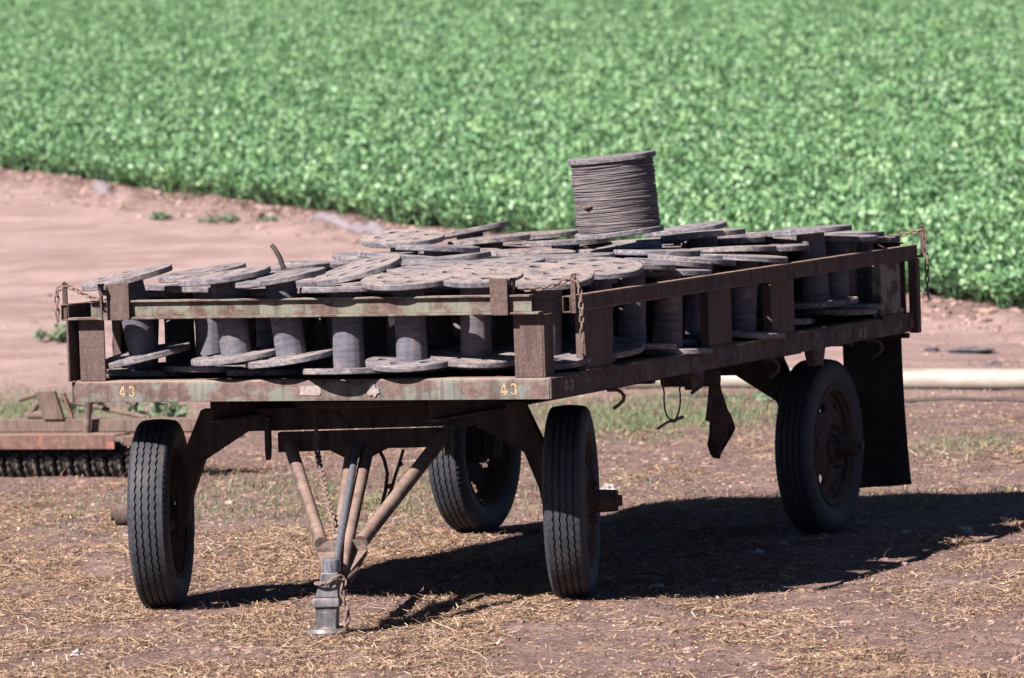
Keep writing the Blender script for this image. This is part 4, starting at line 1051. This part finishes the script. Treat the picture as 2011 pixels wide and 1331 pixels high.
def d_straw(u, v):
    p = fbm(u * 1.1, v * .6, 3, 41) + .5
    left = sstep(1.2, -.8, u) * sstep(38, 30.5, v) + .3 * sstep(1.0, 2.6, u) * sstep(34, 29, v)
    c = fbm(u * 3.0 + 9, v * 1.3, 3, 43) + .5
    return np.clip(((p - .38) * 1.6 + left * 1.15) * np.clip(c * 3.2 - .7, .10, 1.5), .03, 1) * sstep(46, 36, v)
u, v = scatter(720000, -4.0, 4.0, 26.5, 45, d_straw, 5); r = np.random.default_rng(6); n = len(u)
strips('straw', u, v, r.gamma(2.2, .020, n) * (1 + 1.2 * (r.random(n) > .95)), r.uniform(.002, .005, n), r.normal(.05, .16, n), 'straw', .006, 'dry yellow straw strewn over the ground round the trailer', .4, seed=2)
u, v = scatter(260000, -4.2, 4.2, 26.5, 50, lambda a, b: np.clip(d_straw(a, b) + .12, 0, 1), 15); n = len(u)
strips('chaff', u, v, r.uniform(.008, .030, n), r.uniform(.005, .012, n), r.normal(.1, .3, n), 'straw', .004, 'broken straw and dry leaf chaff matted into the soil', .3, 16)
def d_twig(u, v): return np.clip((fbm(u * .9 + 40, v * .5, 3, 51) + .25) * 1.6, .02, 1) * sstep(47, 40, v)
u, v = scatter(26000, -5.5, 5.5, 26, 47, d_twig, 8); n = len(u)
strips('dry_stems', u, v, r.uniform(.03, .13, n), r.uniform(.002, .004, n), np.clip(r.normal(.45, .4, n), 0, 1.5), 'twig', .002, 'thin reddish dead stems among the straw', .3, 3)
def d_grass(u, v):
    a = np.exp(-(((u - 1.0) / 1.1) ** 2 + ((v - 45.0) / 1.5) ** 2)) * 1.2
    b = np.exp(-(((u + 3.9) / .8) ** 2 + ((v - 47.5) / 2.2) ** 2)) * .8
    c = np.exp(-(((u + 1.2) / 1.3) ** 2 + ((v - 38.0) / 1.6) ** 2)) * .35
    e = np.exp(-(((u - 3.2) / .5) ** 2 + ((v - 41) / 1.5) ** 2)) * .2 + np.exp(-(((u - 2.6) / 1.2) ** 2 + ((v - 36.6) / .5) ** 2)) * .3
    return np.clip((a + b + c + e) * (.4 + 1.6 * np.clip(fbm(u * 2.2, v * 1.2, 3, 61) + .35, 0, 1)), 0, 1)
u, v = scatter(420000, -5.2, 4.8, 33, 52, d_grass, 9); n = len(u)
strips('grass', u, v, r.uniform(.02, .07, n), r.uniform(.0025, .006, n), np.clip(r.normal(.8, .4, n), .1, 1.5), 'grass', 0, 'sparse low green and yellowing grass behind the trailer', .25, 4)
def lumps(name, u, v, size, mat, label, seed):
    r = np.random.default_rng(seed); x, y = uv2xy(u, v); z = terrain(x, y); n = len(u)
    bm = bmesh.new(); bmesh.ops.create_icosphere(bm, subdivisions=1, radius=1); bv = np.array([p.co[:] for p in bm.verts]); bf = np.array([[q.index for q in f_.verts] for f_ in bm.faces]); bm.free()
    V = bv[None] * (1 + r.uniform(-.3, .3, (n, len(bv), 1))); V = V * size[:, None, None] * np.array([1, 1, .6])
    a = r.uniform(0, 6.28, n); ca, sa = np.cos(a)[:, None], np.sin(a)[:, None]
    V = np.stack([V[..., 0] * ca * 1.3 - V[..., 1] * sa, V[..., 0] * sa * 1.3 + V[..., 1] * ca, V[..., 2]], -1) + np.stack([x, y, z], -1)[:, None]
    F = (bf[None] + (np.arange(n) * len(bv))[:, None, None]).reshape(-1, 3)
    o = link_mesh(name, np_mesh(name, V.reshape(-1, 3), F, mat, False)); o['kind'] = 'stuff'; o['label'] = label; o['category'] = 'clods'; return o
u, v = scatter(20000, -5.5, 5.5, 26, 60, lambda u, v: np.full_like(u, .6), 12); n = len(u)
uu = r.uniform(-9, 7, 9000); vb = edge_v(uu) - np.abs(r.normal(1.0, 1.3, 9000))
size = np.concatenate([r.gamma(2, .0045, n), r.gamma(2, .0085, 9000)])
lumps('soil_clods', np.concatenate([u, uu]), np.concatenate([v, vb]), np.clip(size, .003, .05), 'clod', 'small dry soil clods scattered on the dirt and heaped along the field edge', 14)

# ------------------------------------------------------------------ crop field: leafy heads instanced over the rise
def crop_plant(seed):
    r = np.random.default_rng(seed); V = []; Q = []
    for k in range(100):
        a = r.uniform(0, 6.28); q = r.random() ** .6; lean = .15 + 1.0 * q
        h = .34 * (1 - .45 * q) + r.uniform(-.05, .05); rr = .05 + .17 * q
        c = np.array([rr * math.cos(a), rr * math.sin(a), h])
        out = np.array([math.cos(a), math.sin(a), 0])
        t = out * math.sin(lean) + np.array([0, 0, math.cos(lean)]) + r.normal(0, .35, 3); t /= np.linalg.norm(t)
        s_ = np.cross(t, np.array([0, 0, 1]) + r.normal(0, .3, 3)); s_ /= np.linalg.norm(s_); nn = np.cross(s_, t)
        ln, wd = r.uniform(.026, .044), r.uniform(.022, .036); cup = r.uniform(.1, .4) * wd
        b = len(V)
        for (l, w, n_) in ((-1, 0, 0), (-.4, .9, cup), (.45, .85, cup), (1, 0, -.01), (.45, -.85, cup), (-.4, -.9, cup)):
            V.append(c + t * ln * l + s_ * wd * w + nn * n_)
        Q += [(b + 0, b + 1, b + 2, b + 3), (b + 0, b + 3, b + 4, b + 5)]
        if k % 8 == 0:        # stalk
            b = len(V); g = np.array([.02 * math.cos(a), .02 * math.sin(a), 0.])
            V += [g - s_ * .008, g + s_ * .008, c + s_ * .005, c - s_ * .005]; Q.append((b, b + 1, b + 2, b + 3))
    me = np_mesh('crop_plant', np.array(V), np.array(Q), 'crop', False)
    return bpy.data.objects.new('crop_plant', me)
protos = [crop_plant(100 + k) for k in range(5)]
st = .235
cu = np.arange(-27, 24, st); cv = np.arange(30, 152, st)
U_, V_ = np.meshgrid(cu, cv); U_ = U_.ravel() + RNG.uniform(-.09, .09, U_.size); V_ = V_.ravel() + RNG.uniform(-.09, .09, V_.size)
k = (V_ > edge_v(U_) + .15 * RNG.random(U_.size)) & (np.abs(U_) < 8 + V_ * .125)
U_, V_ = U_[k], V_[k]; x, y = uv2xy(U_, V_); z = terrain(x, y) - .02 + .05 * fbm(x * .5, y * .5, 2, 77)
me = bpy.data.meshes.new('crop_field'); me.vertices.add(len(x)); me.vertices.foreach_set('co', np.stack([x, y, z], -1).astype(np.float32).ravel()); me.materials.append(MAT['crop'])
field = link_mesh('crop_field', me)
tag(field, 'dense bright green leafy crop filling the field behind the dirt track', 'crop', None, 'stuff')
ng = bpy.data.node_groups.new('crop_instances', 'GeometryNodeTree')
ng.interface.new_socket('Geometry', in_out='INPUT', socket_type='NodeSocketGeometry'); ng.interface.new_socket('Geometry', in_out='OUTPUT', socket_type='NodeSocketGeometry')
N = ng.nodes; K = ng.links
gi = N.new('NodeGroupInput'); go = N.new('NodeGroupOutput'); mp = N.new('GeometryNodeMeshToPoints'); ip = N.new('GeometryNodeInstanceOnPoints')
jn = N.new('GeometryNodeJoinGeometry')
g2i = []
for p in protos:
    oi = N.new('GeometryNodeObjectInfo'); oi.inputs['Object'].default_value = p; oi.inputs['As Instance'].default_value = True
    g2i.append(oi.outputs['Geometry'])
for s_ in g2i[::-1]: K.new(s_, jn.inputs[0])
rr = N.new('FunctionNodeRandomValue'); rr.data_type = 'FLOAT_VECTOR'; rr.inputs[0].default_value = (-.12, -.12, 0); rr.inputs[1].default_value = (.12, .12, 6.283)
rs = N.new('FunctionNodeRandomValue'); rs.data_type = 'FLOAT'; rs.inputs[2].default_value = .82; rs.inputs[3].default_value = 1.16
ri = N.new('FunctionNodeRandomValue'); ri.data_type = 'INT'; ri.inputs[4].default_value = 0; ri.inputs[5].default_value = len(protos) - 1
K.new(gi.outputs[0], mp.inputs[0]); K.new(mp.outputs[0], ip.inputs['Points']); K.new(jn.outputs[0], ip.inputs['Instance'])
ip.inputs['Pick Instance'].default_value = True
K.new(ri.outputs[2], ip.inputs['Instance Index']); K.new(rr.outputs[0], ip.inputs['Rotation']); K.new(rs.outputs[1], ip.inputs['Scale'])
K.new(ip.outputs[0], go.inputs[0])
md = field.modifiers.new('instances', 'NODES'); md.node_group = ng
